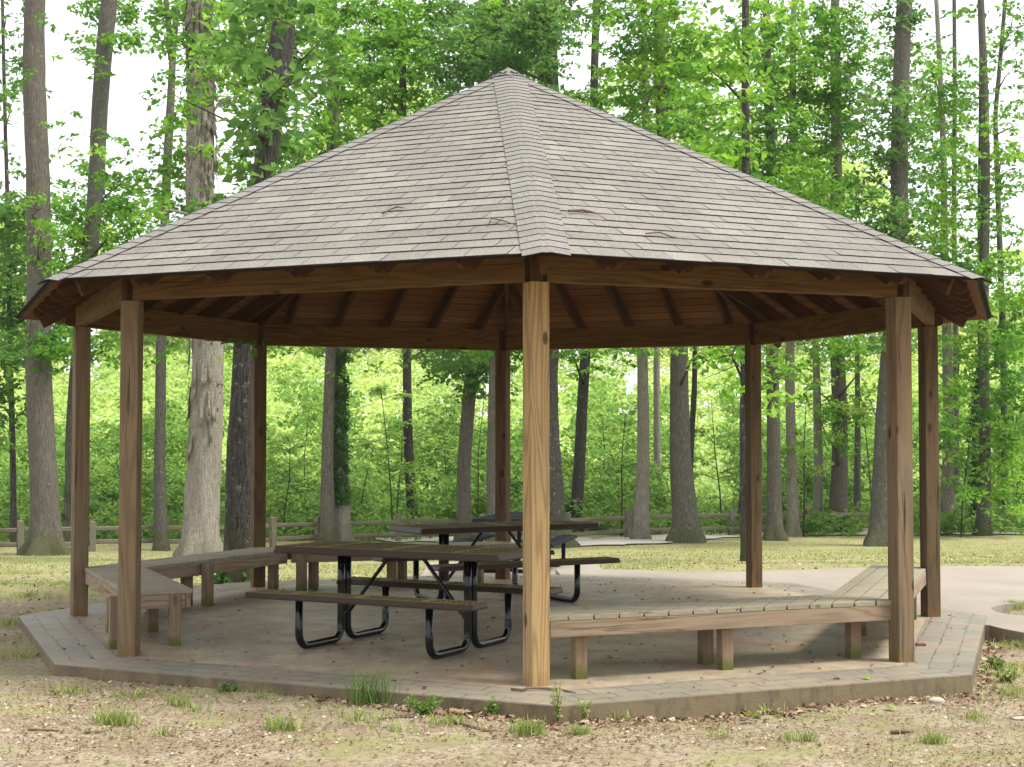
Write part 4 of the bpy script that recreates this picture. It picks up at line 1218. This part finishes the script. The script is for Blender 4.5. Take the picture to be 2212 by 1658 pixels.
# scattered short weeds on the bare ground in front, and at the left and right
pts = []
for cx_, cy_, r_, n_ in [(G(px_, py_).x, G(px_, py_).y, rr, nn_) for px_, py_, rr, nn_ in
    [(80,1390,.35,160),(40,1420,.4,160),(150,1500,.3,120),(300,1505,.2,80),(20,1350,.4,200),(60,1290,.5,260),(230,1560,.25,90),(420,1540,.16,50),(560,1510,.2,50),(640,1590,.2,40),(770,1560,.25,90),(900,1500,.3,160),(1080,1500,.2,60),(1330,1560,.15,30),(1650,1540,.2,50),(1800,1495,.3,90),(1960,1500,.35,140),(2160,1450,.3,260),(2200,1400,.3,260),(2190,1500,.35,160),(2100,1560,.25,60),(1560,1600,.2,40),(2000,1600,.25,60),(1700,1640,.2,40),(860,1640,.25,60),(1120,1600,.2,40),(350,1640,.2,40),(2190,1312,.25,260),(2230,1316,.3,300),(640,1262,.5,240),(850,1254,.6,240),(30,1240,1.0,400),(60,1215,1.6,500)]]:
    for _ in range(n_):
        a = random.uniform(0, 6.28); rr = r_*abs(random.gauss(0, .55)); x, y = cx_+math.cos(a)*rr, cy_+math.sin(a)*rr
        pts.append((x, y, gtop(x, y)))
pts = [p for p in pts if not in_slab(p[0], p[1], .02)]
v, tr, at_ = blades(np.array(pts), .075, .0035, 4, .8)
o = np_mesh('weeds', v, tr, gm, None, at_); tag(o, 'short scattered weeds on the bare dirt in front of the slab', 'grass', kind='stuff')
# leaf litter and chips
def flakes(n_, size, seed, region, mat, name, label, thr=.0):
    g = np.random.default_rng(seed); P = []
    while len(P) < n_:
        x, y = region(g)
        if in_slab(x, y, .01) or (x > 3.9 and -.65 < y < 5.4): continue
        if float(value_noise(np.array([x+33]), np.array([y+33]), 2.2, seed)) < thr*g.random()*1.6: continue
        P.append((x, y, gtop(x, y)+.008))
    P = np.array(P); n_ = len(P)
    nn_ = g.normal(0, .45, (n_,3)); nn_[:,2] = 1; nn_ /= np.linalg.norm(nn_,axis=1)[:,None]
    a = g.uniform(0, 6.28, n_); dr = np.stack([np.cos(a), np.sin(a), np.zeros(n_)],1); dr -= nn_*(dr*nn_).sum(1)[:,None]; sd_ = np.cross(nn_, dr)
    s = size*g.uniform(.35,1.4,n_)[:,None]; w = s*g.uniform(.12,.45,n_)[:,None]
    v = np.stack([P-dr*s*.5, P+sd_*w+nn_*w*.6, P+dr*s*.5+nn_*s*.1, P-sd_*w+nn_*w*.5],1).reshape(-1,3)
    b_ = np.arange(n_)*4; tr = np.stack([b_,b_+1,b_+2,b_,b_+2,b_+3],1).reshape(-1,3)
    o = np_mesh(name, v, tr, M[mat], None, np.repeat(g.random(n_),2)); tag(o, label, 'leaf litter', kind='stuff')
flakes(24000, .024, 15, lambda g: (g.uniform(-5.4, 5.4), -3.0-3.6*g.random()**.8), 'leaf_dead', 'leaf_litter', 'fine brown leaf litter and wood chips scattered over the bare ground in front', .5)
flakes(9000, .05, 16, lambda g: ((lambda y: (g.uniform(-1,1)*(4+(y+D)*.36), y))(-2+22*g.random())), 'leaf_dead', 'scattered_leaves', 'sparse fallen leaves lying on the lawn around and behind the slab', .4)
def on_slab(n_, seed):
    g = np.random.default_rng(seed); P = []
    while len(P) < n_:
        x, y = g.uniform(-4.6, 4.6), g.uniform(-4.7, 4.6)
        if in_slab(x, y, -.05) and float(value_noise(np.array([x+20]), np.array([y+20]), 1.1, seed)) > g.random()*.9: P.append((x, y, .006))
    P = np.array(P); nn_ = g.normal(0, .3, (n_,3)); nn_[:,2] = 1; nn_ /= np.linalg.norm(nn_,axis=1)[:,None]
    a = g.uniform(0, 6.28, n_); dr = np.stack([np.cos(a), np.sin(a), np.zeros(n_)],1); dr -= nn_*(dr*nn_).sum(1)[:,None]; sd_ = np.cross(nn_, dr)
    s = g.uniform(.012,.06,n_)[:,None]; w = s*g.uniform(.08,.4,n_)[:,None]
    v = np.stack([P-dr*s*.5, P+sd_*w+nn_*w*.6, P+dr*s*.5, P-sd_*w+nn_*w*.5],1).reshape(-1,3)
    b_ = np.arange(n_)*4; tr = np.stack([b_,b_+1,b_+2,b_,b_+2,b_+3],1).reshape(-1,3)
    o = np_mesh('slab_debris', v, tr, M['leaf_dead'], None, np.repeat(g.random(n_)**2*.9,2)); tag(o, 'small dry leaf scraps scattered on the slab floor', 'leaf litter', kind='stuff')
on_slab(620, 44)
def edge_litter(g):
    k = g.integers(0, 3); a, b_ = [('FL','F'),('F','FR'),('FR','R')][k]
    A_, B_ = v2(SLAB[a]), v2(SLAB[b_]); t = g.random()
    if k == 0 and t < .55: t = 1-t*.5
    p = A_.lerp(B_, t); o_ = p.normalized()*(.02+abs(g.normal(0, .11)))
    return p.x+o_.x, p.y+o_.y
flakes(1100, .055, 17, edge_litter, 'leaf_dead', 'drifted_leaves', 'curled brown leaves drifted against the foot of the slab edge', .3)

def tuft(name, label, px, py, h, n_, spread, seed, mat='grass', wid=.0035, lean=.8, z=None):
    p = GO(px, py, .06) if z is None else PZ(px, py, z)
    p.z = gtop(p.x, p.y) if z is None else z
    g = np.random.default_rng(seed)
    P = np.stack([g.normal(0, spread, n_), g.normal(0, spread*.8, n_), np.zeros(n_)], 1)
    v, tr, at_ = blades(P, h*.85, wid, seed, lean)
    o = np_mesh(name, v, tr, M[mat], None, at_*.6); o.location = p; tag(o, label, 'grass tuft', 'grass tufts in the foreground')
tuft('grass_tuft', 'tall dark green grass tuft against the front left slab edge', 800, 1515, .30, 110, .07, 51, 'leaf_weed', .003, .55)
tuft('grass_tuft', 'dense round grass tuft low in the middle of the dirt', 1141, 1620, .12, 150, .045, 52)
tuft('grass_tuft', 'yellow-green grass tuft at the lower left', 250, 1566, .13, 130, .045, 53)
tuft('grass_tuft', 'thin low tuft left of the middle at the bottom', 598, 1596, .11, 100, .05, 54)
tuft('grass_tuft', 'small tuft nearest the left front part of the slab', 388, 1523, .09, 70, .035, 55)
tuft('grass_tuft', 'small pale tuft right of the bottom middle', 1250, 1592, .09, 70, .03, 56)
tuft('grass_tuft', 'low flat tuft in front of the front post', 960, 1572, .08, 90, .07, 57)
tuft('grass_tuft', 'small bright tuft at the bottom right', 2020, 1632, .09, 80, .04, 58)
tuft('grass_tuft', 'faint tuft at the bottom right of centre', 1745, 1640, .09, 60, .03, 59)
def weed(label, px, py, h, n_, seed, mat='leaf_weed', ls=.035, spread=.1):
    p = GO(px, py, .05); p.z = gtop(p.x, p.y); root = empty('weed', p); tag(root, label, 'weed', 'leafy weeds at the slab edge')
    g = random.Random(seed); mb = MB(); sp_ = []
    for _ in range(n_):
        a = g.uniform(0, 6.28); L = g.uniform(.2, 1)*spread; hh = h*g.uniform(.5, 1)
        e = (math.cos(a)*L, math.sin(a)*L, hh); m_ = (e[0]*.3, e[1]*.3, hh*.55)
        mb.tube([(0,0,-.01), m_, e], [.0022,.0018,.001], 4)
        for t in (.35,.6,.8,1): sp_.append((e[0]*t, e[1]*t, hh*t, g.uniform(.3,.9)))
    mb.build('stem', M['leaf_weed'], root)
    v, tr, at_ = leaf_cloud(np.array(sp_), 4, ls*.62, seed, .02, tilt=.6, flat=.7)
    np_mesh('leaves', v, tr, M[mat], root, at_)
weed('bushy bright green weed in the dirt left of the front post', 912, 1548, .12, 40, 61, ls=.034, spread=.15)
weed('feathery tall weed growing up in front of the front post', 1200, 1535, .27, 6, 62, 'grass', .04, .05)
weed('feathery weed just right of the front post at the slab edge', 1255, 1545, .15, 6, 63, 'grass', .04, .08)
weed('small round-leaved weed left of the front post', 1066, 1530, .14, 8, 64, ls=.04, spread=.04)
weed('small weed at the foot of the front left slab edge', 500, 1485, .05, 10, 65, ls=.05, spread=.07)
weed('leafy weed by the right corner of the slab', 2150, 1450, .11, 12, 66, ls=.05, spread=.08)
weed('low yellowish weed right of the slab corner', 2175, 1475, .08, 16, 67, 'grass', .06, .14)

# sticks, stones, bits
def twig(label, pts, r, cat='twig', name='twig', mat='twig'):
    base = Vector(pts[0]); mb = MB(); P_ = [Vector(p)-base for p in pts]
    mb.tube(P_, [r]*(len(P_)-1)+[r*.4], 6); o = mb.build(name, M[mat], None, smooth_=True); o.location = base; tag(o, label, cat)
    return o
def zs(px, py, z=0.0): p = PZ(px, py, z); return p
q = [zs(1105,1489,.01), zs(1128,1491,.014), zs(1140,1486,.02), zs(1175,1487,.012), zs(1215,1491,.008), zs(1244,1497,.008)]
twig('dark crooked stick lying on the slab at the foot of the front post', q, .009)
twig('thin curved twig on the dirt in front of the bushy weed', [Vector((*G(a, b_).xy, gtop(*G(a, b_).xy)+.01)) for a, b_ in ((820,1562),(870,1556),(905,1559),(960,1549))], .006)
twig('brown twig lying below the low flat tuft', [Vector((*G(a, b_).xy, gtop(*G(a, b_).xy)+.01)) for a, b_ in ((980,1572),(1020,1580),(1045,1588),(1075,1587))], .008)
twig('pale curved twig at the bottom left corner', [Vector((*G(a, b_).xy, gtop(*G(a, b_).xy)+.01)) for a, b_ in ((60,1640),(110,1636),(128,1645),(132,1656))], .006)
twig('short thick stick on the dirt below the right bench', [Vector((*G(a, b_).xy, gtop(*G(a, b_).xy)+.01)) for a, b_ in ((1925,1585),(1950,1584),(1975,1586))], .012)
twig('short dark stick on the dirt at the left', [Vector((*G(a, b_).xy, gtop(*G(a, b_).xy)+.01)) for a, b_ in ((182,1594),(205,1596),(228,1594))], .008)
def stone(label, px, py, s, seed):
    p = G(px, py); p.z = gtop(p.x, p.y)+s*.15; g = random.Random(seed)
    import bmesh
    bm = bmesh.new(); bmesh.ops.create_icosphere(bm, subdivisions=3, radius=1)
    ph = [g.uniform(0,6) for _ in range(4)]
    for v in bm.verts:
        k_ = 1+.14*math.sin(v.co.x*3+ph[0])+.12*math.sin(v.co.y*4+ph[1])+.1*math.sin(v.co.z*5+ph[2])
        v.co = Vector((v.co.x*s*k_, v.co.y*s*.7*k_, v.co.z*s*.42*k_))
    me = bpy.data.meshes.new('stone'); bm.to_mesh(me); bm.free(); me.materials.append(M['stone'])
    me.polygons.foreach_set('use_smooth', [True]*len(me.polygons))
    o = bpy.data.objects.new('stone', me); col.objects.link(o); o.location = p; tag(o, label, 'stone')
stone('flat grey stone near the slab edge below the right bench', 2023, 1520, .065, 1)
stone('small pale round stone on the dirt at the lower right', 2202, 1560, .04, 2)
stone('small pale stone in the dirt at the left', 206, 1550, .03, 3)
p = PZ(2196, 1402, 0)
mb = MB(); mb.box(-.035,.035,-.03,.03,0,.02,.003); o = mb.build('brick_chip', M['brick'], None); o.location = PZ(2197*.9054, 1541*.9054, 0); tag(o, 'small reddish brick chip lying on the slab by the right front post', 'brick chip')
def flat_leaf(label, loc, s, rz, mat, val, tilt=.2, name='fallen_leaf', nrm_=None):
    pr = [(0,-.5),(.12,-.3),(.34,-.28),(.22,-.08),(.46,.08),(.22,.12),(.26,.38),(.08,.26),(0,.55),(-.08,.26),(-.26,.38),(-.22,.12),(-.46,.08),(-.22,-.08),(-.34,-.28),(-.12,-.3)]
    v = np.array([(0,0,.03*s)]+[(x*s, y*s, (abs(x)*.35+(.12 if y > .3 else 0))*s) for x, y in pr]); n_ = len(pr)
    tr = np.array([(0, 1+j, 1+(j+1) % n_) for j in range(n_)])
    o = np_mesh(name, v, tr, M[mat], None, np.full(n_, val)); o.location = loc; o.rotation_euler = (tilt, tilt*.5, rz); tag(o, label, 'leaf')
    sol = o.modifiers.new('s','SOLIDIFY'); sol.thickness = .0012
    return o
flat_leaf('small green leaf on the slab in front of the right front post', PZ(1875*1.0+194, 1462, .012) if False else PZ(2069*.0+1872, 1465, .012), .07, .4, 'leaf', .9)
flat_leaf('curled pale brown leaf on the slab left of the right front post', PZ(1808, 1464, .012), .08, 1.4, 'leaf_dead', .95)
flat_leaf('pale green fallen leaf at the foot of the slab below the right bench', G(1622, 1558)+Vector((0,0,.03)), .12, 2.4, 'leaf', 1.0)
flat_leaf('small lobed green leaf on the dirt right of centre', G(1925, 1540)+Vector((0,0,.03)), .09, 1.0, 'leaf', 1.0)
flat_leaf('pale green lobed leaf lying on the dirt below the front post', G(1060, 1547)+Vector((0,0,.03)), .11, 1.9, 'leaf', .95)
# things lying on the roof
def roof_point(px, py, fi):
    A, B = face_pts(fi); nn_ = (B-A).cross(APEX-A).normalized(); a, b_, c = ray(px, py)
    O = Vector((0, -D, CH)); dr = Vector((a, b_, c)); t = (A+nn_*.045-O).dot(nn_)/dr.dot(nn_); return O+dr*t
s = .9054
twig('curled strip of dark bark lying on the roof right of the front ridge', [roof_point(x, y, 0) for x, y in ((1228,456),(1243,455),(1258,454),(1275,458),(1292,462))], .010, 'bark strip', 'bark_strip')
twig('thin dry twig on the right roof slope', [roof_point(x, y, 0) for x, y in ((1395,505),(1425,502),(1450,512),(1472,516))], .006)
twig('thin dry twig on the roof left of the front ridge', [roof_point(x, y, 7) for x, y in ((1057,482),(1062,472),(1090,478),(1118,488))], .005)
twig('reddish scrap of dead twig on the left roof slope', [roof_point(x, y, 7) for x, y in ((826,462),(845,452),(858,447),(874,450))], .008)

# thin air haze over the whole clearing
mb = MB(); mb.box(-75, 75, -18, 100, -4.5, 24); m, nt = new_mat('haze_air'); n = N(nt)
pv = n('VolumePrincipled'); pv.inputs['Color'].default_value = (.93, .97, .95, 1); pv.inputs['Density'].default_value = .0003; pv.inputs['Anisotropy'].default_value = .3
om = n('OutputMaterial'); n.link(pv.outputs[0], om.inputs['Volume'])
o = mb.build('haze', m); tag(o, 'pale bright haze in the air between the trees', 'haze', kind='stuff')
# ------------------------------------------------------------------ camera, sky, sun
cam = bpy.data.cameras.new('camera'); co = bpy.data.objects.new('camera', cam); col.objects.link(co)
cam.sensor_width = 36; cam.lens = 36*F/2212; cam.clip_start = .1; cam.clip_end = 2000
co.location = (0, -D, CH); co.rotation_euler = (math.pi/2+PIT, 0, -.0014)
scene.camera = co

w = bpy.data.worlds.new('World'); scene.world = w; w.use_nodes = True
nt = w.node_tree; nt.nodes.clear(); n = N(nt)
sk = n('TexSky'); sk.sky_type = 'NISHITA'; sk.sun_disc = False
SUN_EL, SUN_AZ = 61, 106     # azimuth clockwise from +Y
sk.sun_elevation = R(SUN_EL); sk.sun_rotation = R(SUN_AZ); sk.air_density = 1.0; sk.dust_density = 4.0; sk.ozone_density = 1.0
hz = n.mix(.80, sk.outputs[0], (12.5, 12.7, 13.2))       # thin white overcast over the blue
bg = n('Background'); n.link(hz, bg.inputs[0]); bg.inputs[1].default_value = .088
ow = n('OutputWorld'); n.link(bg.outputs[0], ow.inputs[0])
sun = bpy.data.lights.new('sun', 'SUN'); sun.energy = 3.6; sun.angle = R(20); sun.color = (1, .97, .91)
so = bpy.data.objects.new('sun', sun); col.objects.link(so)
dv = Vector((math.sin(R(SUN_AZ))*math.cos(R(SUN_EL)), math.cos(R(SUN_AZ))*math.cos(R(SUN_EL)), math.sin(R(SUN_EL))))
so.rotation_euler = dv.to_track_quat('Z', 'Y').to_euler()
scene.view_settings.view_transform = 'Standard'; scene.view_settings.look = 'None'; scene.view_settings.gamma = 1
scene.view_settings.exposure = .75
cy = scene.cycles; cy.max_bounces = 8; cy.diffuse_bounces = 5; cy.glossy_bounces = 2; cy.transmission_bounces = 4
print('leaves in crowns', NL, 'objects', len(bpy.data.objects))
